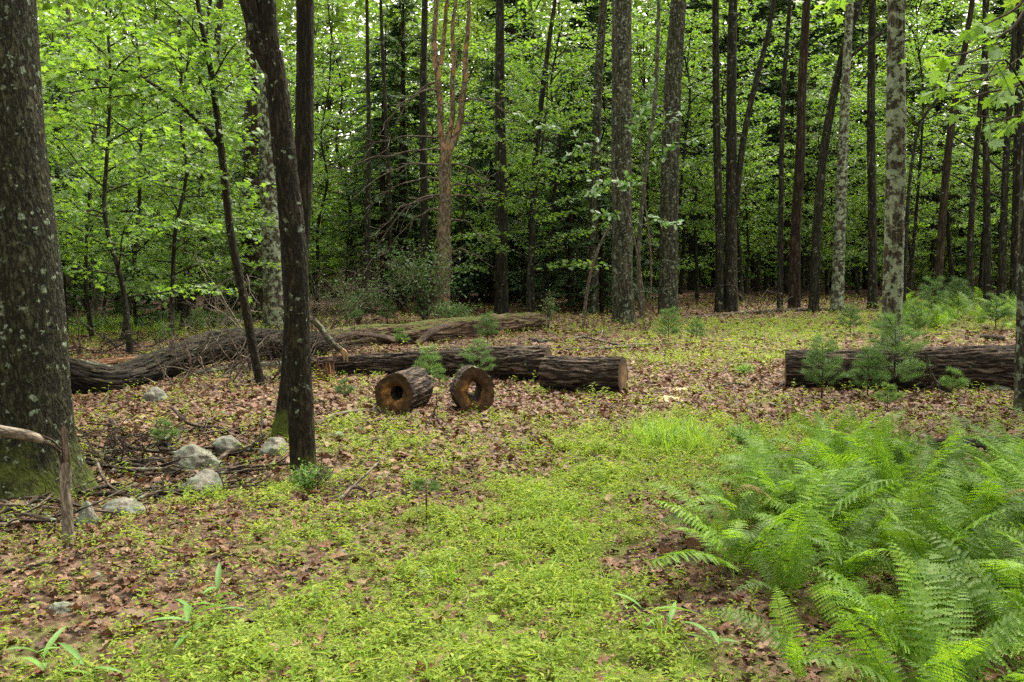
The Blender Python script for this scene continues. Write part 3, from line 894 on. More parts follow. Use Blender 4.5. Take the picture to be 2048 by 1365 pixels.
MT = [
    ('broadleaf_tree', 'pale lichen grey trunk standing behind the two dark foreground trunks', [(548, 662, 42), (543, 520, 37), (537, 350, 35), (530, 150, 32), (524, 0, 30)], 'lichen_bark'),
    ('broadleaf_tree', 'thick dark brown trunk rising behind the bare dead shrub', [(506, 645, 42), (505, 500, 40), (505, 350, 38), (510, 0, 32)], 'brown_bark'),
    ('broadleaf_tree', 'straight dark trunk left of the thick brown trunk by the dead shrub', [(420, 640, 18), (420, 450, 17), (421, 330, 17), (430, 150, 14), (440, 0, 12)], 'dark_bark'),
    ('broadleaf_tree', 'dark trunk tilting right over the low green undergrowth', [(350, 648, 22), (368, 520, 18), (386, 390, 16), (395, 300, 13), (400, 150, 10), (420, 0, 8)], 'dark_bark'),
    ('broadleaf_tree', 'slim dark pole trunk beside the tilting trunk in the undergrowth', [(372, 645, 10), (370, 500, 10), (366, 330, 9), (360, 100, 8)], 'dark_bark'),
    ('broadleaf_tree', 'thin mottled trunk forking beyond the massive lichen spotted trunk', [(132, 650, 18), (137, 500, 16), (147, 350, 15), (150, 250, 13), (140, 120, 11), (135, 0, 9)], 'grey_bark'),
    ('broadleaf_tree', 'slim grey stem standing in the bright green grass patch', [(190, 650, 12), (186, 480, 10), (180, 380, 9), (195, 200, 7), (200, 0, 6)], 'grey_bark'),
    ('broadleaf_tree', 'straight dark trunk right of the dead peeling pine', [(1003, 618, 28), (1003, 400, 24), (1000, 200, 20), (1000, 0, 16)], 'dark_bark'),
    ('broadleaf_tree', 'narrow dark trunk behind the dead peeling pine', [(850, 620, 16), (848, 400, 15), (846, 200, 14), (850, 0, 12)], 'dark_bark'),
    ('broadleaf_tree', 'dark trunk with a pale lichen patch beside the big spotted trunk', [(1187, 628, 21), (1187, 450, 18), (1192, 300, 18), (1197, 150, 17), (1207, 0, 16)], 'spotted_bark'),
    ('broadleaf_tree', 'large grey trunk with lichen spots and a mossy base at the clearing edge', [(1248, 648, 46), (1245, 550, 42), (1243, 300, 40), (1244, 0, 38)], 'spotted_bark'),
    ('broadleaf_tree', 'large lichen covered trunk leaning right behind the small pine seedling', [(1336, 628, 41), (1337, 500, 37), (1341, 300, 35), (1347, 150, 34), (1357, 0, 30)], 'spotted_bark'),
    ('twin_stem_tree', 'dark twin stemmed trunk with a curving whip at its side', [(1462, 620, 27), (1462, 450, 22), (1463, 300, 21), (1463, 150, 19), (1466, 0, 17)], 'dark_bark'),
    ('broadleaf_tree', 'slender dark stem hugging the twin stemmed trunk', [(1439, 621, 19), (1439, 450, 16), (1434, 300, 15), (1432, 150, 14), (1431, 0, 13)], 'dark_bark'),
    ('broadleaf_tree', 'reddish dark trunk with a pale branch stub, beside the leaning trunk', [(1588, 618, 24), (1592, 450, 20), (1601, 300, 19), (1604, 180, 17), (1613, 0, 15)], 'brown_bark'),
    ('leaning_tree', 'dark trunk leaning strongly right across a pale lichened trunk', [(1627, 624, 20), (1635, 450, 18), (1648, 300, 17), (1676, 150, 15), (1700, 60, 14), (1720, 0, 13)], 'dark_bark'),
    ('broadleaf_tree', 'pale green lichened trunk crossed by a dark leaning trunk', [(1674, 625, 26), (1680, 450, 22), (1686, 300, 20), (1692, 150, 17), (1700, 0, 15)], 'lichen_bark'),
    ('broadleaf_tree', 'pale lichen plated trunk standing just behind the long right log', [(1781, 754, 44), (1783, 680, 40), (1786, 560, 38), (1790, 400, 38), (1792, 250, 38), (1793, 0, 33)], 'lichen_bark'),
    ('broadleaf_tree', 'brown trunk leaning right behind the far fern patch', [(1874, 600, 14), (1884, 450, 15), (1892, 350, 15), (1903, 250, 14), (1920, 150, 12), (1945, 0, 10)], 'brown_bark'),
    ('pine_tree', 'dark pine trunk with long bare side limbs beside the fern patch', [(2001, 608, 17), (2007, 450, 14), (2011, 340, 13), (2020, 200, 11), (2033, 0, 9)], 'dark_bark'),
    ('broadleaf_tree', 'straight dark trunk at the outer side of the bare limbed pine', [(2031, 615, 24), (2036, 400, 22), (2040, 200, 20), (2046, 0, 18)], 'dark_bark'),
    ('broadleaf_tree', 'thin straight trunk left of the bare limbed pine', [(1938, 600, 14), (1942, 450, 12), (1953, 300, 11), (1965, 150, 9)], 'dark_bark'),
    ('broadleaf_tree', 'dark trunk behind the pale lichen plated trunk', [(1745, 600, 18), (1745, 450, 17), (1742, 250, 16), (1745, 0, 14)], 'dark_bark'),
    ('broadleaf_tree', 'dim trunk between the bare limbed pine and the thin straight trunk', [(1975, 598, 15), (1974, 450, 14), (1972, 300, 13), (1970, 100, 11)], 'dark_bark'),
    ('broadleaf_tree', 'slim stem between the two large lichened trunks', [(1283, 640, 9), (1277, 520, 8), (1290, 350, 8), (1310, 200, 8), (1318, 0, 7)], 'grey_bark'),
    ('broadleaf_tree', 'slim dark stem beside the reddish dark trunk', [(1560, 616, 12), (1562, 400, 10), (1566, 200, 9), (1580, 0, 8)], 'dark_bark'),
    ('broadleaf_tree', 'dark pole stem in the hemlock shade right of the straight dark trunk', [(1062, 612, 15), (1066, 400, 13), (1080, 230, 11), (1100, 70, 9), (1110, 0, 8)], 'dark_bark'),
    ('broadleaf_tree', 'slender dark trunk above the pale dead twigs', [(737, 632, 11), (735, 450, 11), (738, 300, 9), (735, 100, 7)], 'dark_bark'),
    ('broadleaf_tree', 'faint dark trunk in the hemlocks left of the dead peeling pine', [(782, 622, 10), (780, 450, 9), (775, 300, 8), (765, 100, 7)], 'dark_bark'),
]
for q, (nm, lb, pts, mt) in enumerate(MT):
    lim = []
    Yf = 32.0 if pts[0][1] <= 622 else None
    if 'twin stemmed' in lb:
        lim = [[(1470, 430, 15), (1480, 330, 13), (1494, 240, 12), (1510, 170, 11), (1533, 80, 10), (1548, 0, 9)]]
    if 'leaning strongly' in lb:
        lim = [[(1700, 115, 8), (1730, 90, 7), (1765, 65, 6), (1790, 40, 5)]]
    if 'bare side limbs' in lb:
        lim = [[(2007, 400, 5), (1960, 375, 4), (1900, 350, 3)], [(2008, 345, 6), (1965, 310, 5), (1900, 270, 3)], [(2010, 345, 5), (2035, 335, 4), (2060, 320, 3)], [(2012, 310, 6), (2035, 295, 5), (2070, 290, 3)], [(2012, 300, 4), (1970, 270, 3), (1925, 255, 2)]]
    if 'spotted trunk' in lb and 'patch' in lb:
        lim = []
    big = pts[0][2] > 30
    measured_tree(nm, lb, 'tree', pts, mt, 15.0, 28 if big else 14, 0.08 if big else 0.2, furrow(0.012, 16, 0.15, 0.22) if big else None, (0.3, 0.28, 4), q if pts[0][2] > 13 and pts[0][0] > 600 else None, Y=Yf, limbs=lim, seed=5.0 + q, crown_scale=.6 if 'lichen plated' in lb and 'just' in lb else 1.0)

# trunk at the right edge and the maple whose branch hangs in at the top right
measured_tree('broadleaf_tree', 'lichened trunk standing in front of the long right log end', 'tree',
              [(2056, 825, 52), (2058, 650, 47), (2064, 400, 45), (2075, 100, 42)], 'spotted_bark', 14, 48, 0.04, furrow(0.008, 24, 0.13, 0.2), (0.1, 0.2, 4), 0, seed=70.0, crown_scale=.6)


# dead pine with peeling orange bark, three forks and bare drooping branches
def dead_pine():
    root, base, Y = measured_tree('dead_pine_tree', 'dead pine with peeling orange bark forking into three pale stems', 'tree',
                                  [(884, 625, 33), (886, 560, 29), (890, 510, 28), (887, 470, 27), (891, 400, 25), (889, 345, 25), (893, 300, 24)], 'dead_pine', 4, 24, 0.1, furrow(0.008, 16, 0.2, 0.2), (0.2, 0.3, 4), None, Y=30.0, extend=False, seed=44.0, limb_mat='dead_pine_limb',
                                  limbs=[[(891, 308, 17), (884, 285, 15), (881, 255, 13), (881, 215, 13), (877, 180, 13), (875, 150, 12), (870, 110, 12), (868, 75, 11), (871, 40, 10), (873, 0, 9)],
                                         [(893, 300, 13), (900, 262, 11), (906, 215, 10), (904, 170, 10), (908, 120, 9), (905, 60, 8), (912, 0, 7)],
                                         [(895, 306, 17), (906, 286, 14), (915, 262, 13), (922, 232, 12), (924, 200, 12), (930, 160, 11), (931, 110, 10), (936, 60, 9), (938, 20, 8), (938, 0, 7)],
                                         [(882, 130, 8), (889, 60, 8), (894, 0, 7)]])
    r = np.random.default_rng(12)
    spec = [(876, 298, -1, 190, 45), (876, 275, -1, 150, 20), (878, 182, -1, 110, 70), (875, 165, -1, 95, 110), (880, 330, -1, 170, 60), (882, 360, -1, 160, 75), (880, 390, -1, 120, 70), (884, 395, -1, 130, 100),
            (900, 375, 1, 90, 20), (903, 330, 1, 80, 40), (925, 205, 1, 90, 25), (902, 395, 1, 80, 40), (900, 440, 1, 70, 30), (900, 505, 1, 60, 12), (915, 250, 1, 60, 30), (878, 420, -1, 100, 80)]
    for k, (x, y, sg, L, dr) in enumerate(spec):
        depth = r.uniform(-0.9, 0.6)
        pts = []
        for q in range(7):
            t = q / 6
            p = at(x + sg * L * t, y - 10 * math.sin(t * 3.1) * (1 if k % 3 else 0.3) + dr * t ** 1.8 + r.normal(0, 3) * (q > 0), Y + depth * t)
            pts.append(p)
        pts = np.array(pts)
        mb = MB().add(*tube(pts, np.linspace(0.036, 0.012, 7), 5, 0.15, seed=k))
        for q in range(7):
            o = pts[r.integers(2, 7)]
            e = o + np.array([sg * r.uniform(0.1, 0.6), r.normal(0, .3), r.normal(-0.15, 0.25)])
            mb.add(*tube(np.array([o, (o + e) / 2 + r.normal(0, .04, 3), e]), [0.012, 0.010, 0.006], 3, 0.2))
        obj('dead_branch', mb.mesh('dead_branch', base), MAT['stick'], root)


dead_pine()

# ------------------------------------------------------------------ background trees
def edge_depth(px):
    """nearest distance at which the wood begins, by direction"""
    return float(np.interp(px, [-400, 150, 450, 560, 700, 1100, 1300, 1760, 1850, 2500], [19, 19, 27, 29, 29, 30, 35, 38, 33, 26]))


taken = []


def spot(r, xlo, xhi, dlo, dhi, sep):
    for _ in range(200):
        px = r.uniform(xlo, xhi)
        Y = r.uniform(dlo, dhi)
        if Y < edge_depth(px) or (640 < px < 1010 and Y < 33):
            continue
        x = (px - 1024) / F * Y
        if all((x - a) ** 2 + (Y - b) ** 2 > sep ** 2 for a, b in taken):
            taken.append((x, Y))
            return x, Y
    return None


r = np.random.default_rng(21)
random.seed(21)
# bright maples on the left and along the back
PLAN = [
    # kind, count, px range, depth range, spacing, scale range, label, group
    ('maple', 34, (-150, 760), (18, 40), 1.6, (0.9, 1.35), 'leafy young maple with layered sprays in the bright wood beyond the curved fallen tree', 'maple saplings beyond the curved fallen tree'),
    ('tallmaple', 13, (-150, 900), (22, 48), 2.0, (0.9, 1.2), 'taller leafy maple, bare below, in the bright wood beyond the curved fallen tree', 'taller maples in the bright wood'),
    ('tallmaple', 20, (900, 2150), (27, 46), 2.0, (0.85, 1.15), 'taller leafy maple, bare below, in the shaded wood behind the clearing', 'taller maples in the shaded wood'),
    ('maple', 24, (760, 2150), (30, 50), 2.0, (0.9, 1.3), 'leafy young maple with layered sprays in the shaded wood behind the clearing', 'maple saplings in the shaded wood'),
    ('hemlock', 17, (760, 1260), (30, 48), 1.8, (0.8, 1.1), 'dark hemlock with drooping feathery boughs behind the rotten mossy log', 'dark hemlocks behind the rotten mossy log'),
    ('hemlock', 7, (100, 560), (26, 42), 1.8, (0.5, 0.75), 'small feathery conifer in the low undergrowth of the bright wood', 'small conifers in the bright wood'),
    ('pine', 28, (1000, 2250), (37, 62), 2.4, (0.9, 1.15), 'tall dark pine with bare dead lower limbs deep in the shaded wood', 'tall pines deep in the shaded wood'),
    ('canopy', 20, (900, 2300), (34, 66), 2.8, (0.85, 1.15), 'tall broadleaf tree with a high crown deep in the shaded wood', 'tall broadleaf trees deep in the shaded wood'),
    ('canopy', 9, (-250, 900), (46, 66), 4.0, (0.85, 1.1), 'tall broadleaf tree with a high crown far back in the bright wood', 'tall broadleaf trees far back in the bright wood'),
]
for kind, cnt, xr, dr, sep, sr, lb, gp in PLAN:
    for q in range(cnt):
        s = spot(r, *xr, *dr, sep)
        if s:
            plant_tree(kind, q, s[0], s[1], r.uniform(0, 6.28), r.uniform(*sr), lb, gp)
# unseen trees added beside the picture and behind the camera to shade the clearing
for q in range(44):
    a = math.radians(33 + q * (294 / 43.0)) + r.normal(0, 0.04)
    d = [12, 17, 21][q % 3] + r.uniform(-1.5, 1.5)
    x, y = d * math.sin(a), d * math.cos(a)
    plant_tree(['tallmaple', 'canopy', 'hemlock'][q % 3], q, x, y, r.uniform(0, 6.28), r.uniform(0.9, 1.15), ['unseen tall leafy maple added around the clearing for shade', 'unseen tall leafy tree added around the clearing for shade', 'unseen dark hemlock added around the clearing for shade'][q % 3], ['unseen maples added to shade the clearing', 'unseen broadleaf trees added to shade the clearing', 'unseen hemlocks added to shade the clearing'][q % 3])


# far wood: one mass
def far_wood():
    r = np.random.default_rng(77)
    tr, lf = MB(), MB()
    for k in range(170):
        Y = r.uniform(58, 105)
        x = r.uniform(-0.72, 0.72) * Y
        z0 = gz(x, Y)
        h = r.uniform(12, 18)
        tr.add(*tube(np.array([[x, Y, z0 - .3], [x + r.normal(0, .4), Y, z0 + h * .5], [x + r.normal(0, .7), Y, z0 + h]]), [r.uniform(.1, .24), .1, .04], 6, 2.0, seed=k))
    n = 230000
    Y = r.uniform(56, 108, n)
    x = r.uniform(-0.75, 0.75, n) * Y
    c = noise(np.column_stack([x * .16, Y * .16, 0 * x])) + 0.5
    z = H(x, Y) + r.uniform(0, 1, n) ** 1.05 * 25
    keep = noise(np.column_stack([x * .22, Y * .22, z * .3])) > np.where(z - H(x, Y) > 11, -0.27, -0.45)
    x, Y, z = x[keep], Y[keep], z[keep]
    n = len(x)
    d = r.normal(size=(n, 3)) * [1, 1, .35]
    lf.add(*scatter(OVAL[0], OVAL[1], np.column_stack([x, Y, z]), leaf_rot(d, r, 0.5), r.uniform(.45, .8, n)))
    o = obj('far_wood', lf.mesh('far_wood', smooth=False), MAT['canopy_leaf'], kind='stuff', label='mass of distant leafy trees closing off the back of the wood', category='wood')
    obj('far_trunks', tr.mesh('far_trunks'), MAT['dark_bark'], o, kind='stuff')


far_wood()

# ------------------------------------------------------------------ fallen logs
def cap(center, axis, up, rx, rz, n=64, rings=6, hole=None, rough=0.0, r=None, edge=None):
    """disc or annulus with outline jitter; returns v, f, bk"""
    axis = axis / np.linalg.norm(axis)
    up = up - axis * up.dot(axis)
    up /= np.linalg.norm(up)
    side = np.cross(axis, up)
    th = np.arange(n) / n * 2 * math.pi
    oj = 1 + (edge if edge is not None else 0)
    V, B = [], []
    for q in range(rings + 1):
        t = q / rings
        if hole is None:
            ex, ez, cx, cz = rx * (1 - t), rz * (1 - t), 0, 0
            ex, ez = np.full(n, ex) * oj, np.full(n, ez) * oj
        else:
            hx, hz, cx0, cz0, hj = hole
            ex = rx * oj * (1 - t) + hx * hj * t
            ez = rz * oj * (1 - t) + hz * hj * t
            cx, cz = cx0 * t, cz0 * t
        lx, lz = cx + ex * np.cos(th), cz + ez * np.sin(th)
        wob = rough * noise(np.column_stack([lx * 14, lz * 14, 0 * lx + q * .1])) * (0 if q == 0 else 1)
        V.append(center + side * lx[:, None] + up * lz[:, None] + axis * wob[:, None])
        B.append(np.column_stack([lx, lz, 0 * lx]))
    V = np.concatenate(V)
    B = np.concatenate(B)
    i = np.arange(rings)[:, None] * n
    j = np.arange(n)[None, :]
    jn = (j + 1) % n
    f = np.stack([i + j, i + jn, i + n + jn, i + n + j], -1).reshape(-1, 4)
    return V, f, B


def log(name, label, path, radii, seg, step, mat, disp, ends=(False, False), cutmat='cut_tan', cat='log', group=None, seed=0.0, wob=0.06):
    path = np.asarray(path, float)
    base = np.array([path[:, 0].mean(), path[:, 1].mean(), gz(path[:, 0].mean(), path[:, 1].mean())])
    root = thing(name, label, cat, base, group)
    v, f, bk = tube(path, radii, seg, step, disp, None, wob, seed=seed)
    obj('bark', MB().add(v, f, bk).mesh('bark', base), MAT[mat], root)
    ring0, ring1 = v[:seg], v[-seg:]
    for on, ring, sgn, rad in ((ends[0], ring0, -1, radii[0]), (ends[1], ring1, 1, radii[-1])):
        c = ring.mean(0)
        ax = (path[1] - path[0]) if sgn < 0 else (path[-1] - path[-2])
        ax = ax / np.linalg.norm(ax) * sgn
        V, B = [], []
        n = seg
        rings = 5
        for q in range(rings + 1):
            t = q / rings
            pp = ring * (1 - t) + c * t + ax * (0.004 if q else 0.0)
            V.append(pp)
            a = np.cross(ax, [0, 0, 1.0])
            a /= np.linalg.norm(a)
            B.append(np.column_stack([(pp - c) @ a, (pp - c)[:, 2], 0 * pp[:, 0]]))
        i = np.arange(rings)[:, None] * n
        j = np.arange(n)[None, :]
        jn = (j + 1) % n
        ff = np.stack([i + j, i + jn, i + n + jn, i + n + j], -1).reshape(-1, 4)
        if sgn > 0:
            pass
        else:
            ff = ff[:, ::-1]
        mb = MB().add(np.concatenate(V), ff, np.concatenate(B))
        obj('cut_face', mb.mesh('cut_face', base, smooth=False), MAT[cutmat if on else 'hollow'], root)
    return root, base


deep = furrow(0.020, 17, 0.13, 0.15)
deep2 = furrow(0.016, 19, 0.12, 0.16)


def lp(px, py, w, Y):
    p = at(px, py, Y)
    return p, w / 2 * Y / F


# sawn section in front
A = G(1170, 784)
def lie(px_a, py_a, ra, px_b, py_b, rb, n=4):
    """log lying on the ground between two ground pixels (where its underside touches)"""
    a, b = G(px_a, py_a), G(px_b, py_b)
    t = np.linspace(0, 1, n)[:, None]
    P = a * (1 - t) + b * t
    R = ra * (1 - t[:, 0]) + rb * t[:, 0]
    P[:, 2] = H(P[:, 0], P[:, 1]).max() * 0.3 + H(P[:, 0], P[:, 1]) * 0.7 + R * 0.93
    return P, R


P_, R_ = lie(1090, 779, 0.222, 1246, 785, 0.222)
log('sawn_log', 'short sawn log section with a fresh tan cut face at the clearing path', P_, R_, 150, 0.018, 'log_bark', deep, (False, True), seed=11.0)
P_, R_ = lie(590, 750, 0.11, 1097, 766, 0.25, 7)
P_[:, 1] += 0.12
log('sawn_log', 'long tapering sawn log lying behind the two hollow rounds', P_, R_, 150, 0.022, 'log_bark', deep, (False, True), seed=15.0)
a_ = at(1571, 733, 12.95); b_p = at(2150, 728, 12.15)
t_ = np.linspace(0, 1, 6)[:, None]
P_ = a_ * (1 - t_) + b_p * t_
R_ = np.linspace(0.243, 0.285, 6)
P_[:, 2] = H(P_[:, 0], P_[:, 1]) + R_ * 0.95
log('sawn_log', 'long thick sawn log with furrowed dark bark behind pine seedlings', P_, R_, 160, 0.022, 'log_bark', deep, (True, True), seed=19.0)

# hollow rounds
def round_log(label, px, py_base, rx, rz, axis, length, hole, mat, seed, far=(1.0, 0.0)):
    g = G(px, py_base)
    axis = np.asarray(axis, float)
    axis /= np.linalg.norm(axis)
    c0 = np.array([g[0], g[1], g[2] + rz * 0.97])
    c1 = c0 + axis * length
    c1[2] = gz(c1[0], c1[1]) + rz * 0.97
    axis = c1 - c0
    axis /= np.linalg.norm(axis)
    root = thing('hollow_log_round', label, 'log round', g)
    n = 140
    upv = np.array([0, 0, 1.0])
    side = np.cross(axis, upv)
    side /= np.linalg.norm(side)
    up = np.cross(side, axis)
    th = np.arange(n) / n * 2 * math.pi
    m = int(length / 0.016)
    s = np.linspace(0, length, m)
    bk = np.stack([np.broadcast_to(np.cos(th) * rx, (m, n)), np.broadcast_to(np.sin(th) * rz, (m, n)), np.repeat(s[:, None], n, 1)], -1) + seed
    d = deep(bk, th, s) * 0.55
    lobe = 1 + 0.035 * np.cos(3 * th + seed) + 0.02 * np.cos(5 * th + seed * 2)
    V = c0 + axis * s[:, None, None] + side * ((rx * lobe + d) * np.cos(th))[..., None] + up * ((rz * lobe + d) * np.sin(th))[..., None]
    i = np.arange(m - 1)[:, None] * n
    j = np.arange(n)[None, :]
    jn = (j + 1) % n
    f = np.stack([i + j, i + jn, i + n + jn, i + n + j], -1).reshape(-1, 4)[:, ::-1]
    obj('bark', MB().add(V.reshape(-1, 3), f, bk.reshape(-1, 3)).mesh('bark', g), MAT['log_bark'], root)
    hx, hz, cx, cz, hj = hole
    rr = np.random.default_rng(int(seed))
    hjit = 1 + hj * (0.5 * np.cos(2 * th + 1.0 + seed) * 0.6 + noise(np.column_stack([np.cos(th) * 1.8, np.sin(th) * 1.8, 0 * th + seed])))
    for sgn, k, ctr in ((-1, 0, c0), (1, m - 1, c1)):
        ringxy = np.column_stack([(rx * lobe + d[k]) * np.cos(th), (rz * lobe + d[k]) * np.sin(th)])
        fk, fz = far if sgn > 0 else (1.0, 0.0)
        inner = np.column_stack([cx + hx * fk * hjit * np.cos(th), cz + fz + hz * fk * hjit * np.sin(th)])
        VV, B = [], []
        rings = 14
        for q in range(rings + 1):
            t = q / rings
            p = ringxy * (1 - t) + inner * t
            # the face sinks raggedly towards the hole
            dz = -0.05 * t ** 4 + (0.012 * noise(np.column_stack([p * 16, 0 * p[:, 0] + seed])) if q else 0)
            VV.append(ctr + side * p[:, :1] + up * p[:, 1:] + axis * sgn * (np.zeros(n) + dz)[:, None])
            B.append(np.column_stack([p, 0 * p[:, 0]]))
        i2 = np.arange(rings)[:, None] * n
        ff = np.stack([i2 + j, i2 + jn, i2 + n + jn, i2 + n + j], -1).reshape(-1, 4)
        if sgn > 0:
            ff = ff[:, ::-1]
        obj('cut_face', MB().add(np.concatenate(VV), ff, np.concatenate(B)).mesh('cut_face', g), MAT[mat], root)
    # wall of the hollow
    mm = 24
    s2 = np.linspace(0.048, length - 0.048, mm)
    jit = hjit[None, :] * (1 + 0.10 * noise(np.stack([np.broadcast_to(np.cos(th) * 4, (mm, n)), np.broadcast_to(np.sin(th) * 4, (mm, n)), np.repeat(s2[:, None] * 14, n, 1)], -1)) * np.sin(np.linspace(0, math.pi, mm))[:, None])
    w2 = np.linspace(0, 1, mm)[:, None]
    jit = jit * (1 + (far[0] - 1) * w2)
    V = c0 + axis * s2[:, None, None] + side * (cx + hx * jit * np.cos(th))[..., None] + up * (cz + far[1] * w2 + hz * jit * np.sin(th))[..., None]
    i = np.arange(mm - 1)[:, None] * n
    f = np.stack([i + j, i + jn, i + n + jn, i + n + j], -1).reshape(-1, 4)
    obj('hollow_wall', MB().add(V.reshape(-1, 3), f, (V - c0).reshape(-1, 3)).mesh('hollow_wall', g), MAT['hollow'], root)


round_log('hollow log round turned sideways with a round dark hole', 788, 829, 0.215, 0.217, (0.20, 0.70, 0), 0.62, (0.072, 0.072, 0.012, 0.005, 0.15), 'cut_wet', 3.0)
round_log('hollow log round facing forward with a ragged see-through hole', 950, 826, 0.212, 0.243, (-0.10, 0.5, 0), 0.36, (0.086, 0.108, 0.01, -0.008, 0.28), 'cut_wet', 8.0, (0.66, 0.028))

# big curved fallen trunk on the left
pts = [(40, 735, 66, 11.9), (132, 750, 68, 12.0), (205, 765, 60, 12.2), (262, 752, 56, 12.8), (334, 725, 56, 13.6), (422, 695, 62, 14.6), (490, 688, 62, 15.2), (560, 690, 58, 15.9), (640, 694, 56, 16.6)]
PP = np.array([lp(*p)[0] for p in pts]); RR = np.array([lp(*p)[1] for p in pts])
log('fallen_tree', 'curved fallen trunk with dark furrowed bark arching over the leaf litter', PP, RR, 130, 0.035, 'old_log_bark', furrow(0.028, 16, 0.15, 0.15), (False, False), seed=23.0, cat='fallen trunk')
# rotten mossy log
pts = [(640, 690, 44, 17.6), (720, 680, 46, 18.6), (800, 672, 44, 19.6), (880, 664, 44, 20.6), (960, 656, 42, 21.6), (1030, 649, 38, 22.8), (1078, 645, 34, 23.6)]
PP = np.array([lp(*p)[0] for p in pts]); RR = np.array([lp(*p)[1] for p in pts])
PP[:, 2] = H(PP[:, 0], PP[:, 1]) + RR * 0.85
root_, base_ = log('rotten_log', 'rotten reddish fallen log with green moss along its top', PP, RR, 90, 0.05, 'mossy_log', furrow(0.035, 9, 0.12, 0.18), (False, False), seed=27.0, cat='fallen trunk', wob=0.22)
def slab(pts, wid, thick, up=(0, -0.3, 1)):
    """a curved shell of wood; pts world centre line"""
    P, W = resample(np.asarray(pts), np.asarray(wid), 0.05)
    n = len(P)
    T = np.gradient(P, axis=0)
    T /= np.linalg.norm(T, axis=1)[:, None]
    S = np.cross(T, np.asarray(up, float))
    S /= np.linalg.norm(S, axis=1)[:, None]
    N = np.cross(S, T)
    prof = []
    for k in range(7):
        a = -1 + 2 * k / 6
        prof.append((a, -0.35 * a * a))
    for k in range(7):
        a = 1 - 2 * k / 6
        prof.append((a, -0.35 * a * a - thick))
    V = np.stack([P + S * (W * a)[:, None] + N * (W * b)[:, None] for a, b in prof], 1)
    V = V + 0.012 * noise(V * 12)[..., None]
    m = len(prof)
    i = np.arange(n - 1)[:, None] * m
    j = np.arange(m)[None, :]
    jn = (j + 1) % m
    f = np.stack([i + j, i + m + j, i + m + jn, i + jn], -1).reshape(-1, 4)
    s = np.linspace(0, 1, n)[:, None] * np.ones(m)[None, :]
    bk = np.stack([np.broadcast_to(np.array([p[0] * .2 for p in prof]), (n, m)), np.broadcast_to(np.array([p[1] * .2 for p in prof]), (n, m)), s * 2], -1)
    return V.reshape(-1, 3), f, bk.reshape(-1, 3)


for pl in ([(832, 686, 18.6), (845, 675, 18.7), (868, 656, 18.9), (895, 646, 19.3)], [(662, 690, 17.0), (675, 672, 17.1), (710, 664, 17.3), (760, 668, 17.5), (790, 676, 17.6)]):
    W = [at(*p) for p in pl]
    obj('wood_slab', MB().add(*slab(W, np.linspace(0.07, 0.11, len(W)), 0.22)).mesh('wood_slab', base_), MAT['snag_wood'], root_)

SM = [
    ('fallen_log', 'small pale lichened log resting across the end of the curved trunk', [(110, 722, 19, 12.3), (180, 732, 20, 12.5), (245, 744, 17, 12.8)], 'grey_bark'),
    ('fallen_log', 'reddish decayed log behind the lichened log end', [(110, 712, 20, 14.4), (200, 702, 20, 15.0), (276, 694, 18, 15.6)], 'red_wood'),
    ('dead_limb', 'dark dead limb lying across the brush behind the curved fallen tree', [(150, 712, 9, 14.6), (230, 690, 10, 15.6), (300, 672, 8, 17.0)], 'dark_stick'),
    ('dead_limb', 'pale dead limb lying by the low end of the curved fallen tree', [(255, 700, 7, 15.8), (300, 692, 8, 16.2), (350, 690, 6, 16.4)], 'stick'),
    ('dead_limb', 'dark dead limb lying before the leaning slim sapling', [(400, 775, 10, 12.6), (470, 770, 11, 12.8), (545, 752, 8, 13.6)], 'dark_stick'),
    ('dead_limb', 'split brown slab of bark lying under the curved fallen tree', [(365, 772, 14, 12.9), (420, 768, 18, 13.0), (470, 762, 12, 13.2)], 'red_wood'),
    ('dead_limb', 'dark dead limb lying between the broken stump and rotten log', [(570, 742, 9, 14.4), (640, 722, 10, 15.6), (720, 712, 8, 16.6)], 'dark_stick'),
    ('dead_limb', 'grey dead limb lying behind the tapering sawn log', [(800, 700, 7, 17.6), (860, 694, 8, 18.2), (930, 690, 6, 18.6)], 'stick'),
    ('fallen_log', 'thin grey log tucked under the curved fallen trunk', [(375, 748, 14, 13.9), (470, 738, 16, 14.4), (570, 726, 16, 14.9)], 'grey_bark'),
    ('fallen_log', 'broken reddish wood billet beside the massive trunk', [(120, 797, 9, 11.6), (150, 796, 11, 11.6), (180, 792, 8, 11.7)], 'red_wood'),
    ('fallen_log', 'long thin grey pole lying across the back of the clearing', [(1365, 634, 6, 28.5), (1500, 622, 7, 31.0), (1620, 618, 7, 31.5), (1760, 620, 6, 31.0)], 'stick'),
    ('fallen_log', 'pale split branch lying behind the sawn log section', [(1118, 697, 8, 17.9), (1200, 694, 9, 18.0), (1270, 690, 11, 18.3), (1335, 688, 9, 18.6)], 'stick'),
    ('fallen_log', 'dark knobbed wood chunk lying between seedling pine and pale split branch', [(1060, 672, 9, 20.2), (1080, 678, 10, 19.8), (1102, 681, 11, 19.6)], 'dark_stick'),
    ('fallen_log', 'dark mossy log half hidden among the ferns', [(1862, 896, 34, 8.25), (1940, 894, 38, 8.3), (2060, 888, 36, 8.4)], 'old_log_bark'),
    ('fallen_log', 'flat dark charred strip of bark on the bare leaf litter', [(1050, 838, 7, 10.25), (1085, 838, 8, 10.25), (1122, 836, 6, 10.3)], 'dark_stick'),
    ('fallen_log', 'short dark log lying by the far fern patch', [(1962, 664, 13, 20.5), (1990, 667, 14, 20.3), (2010, 668, 11, 20.2)], 'dark_stick'),
]
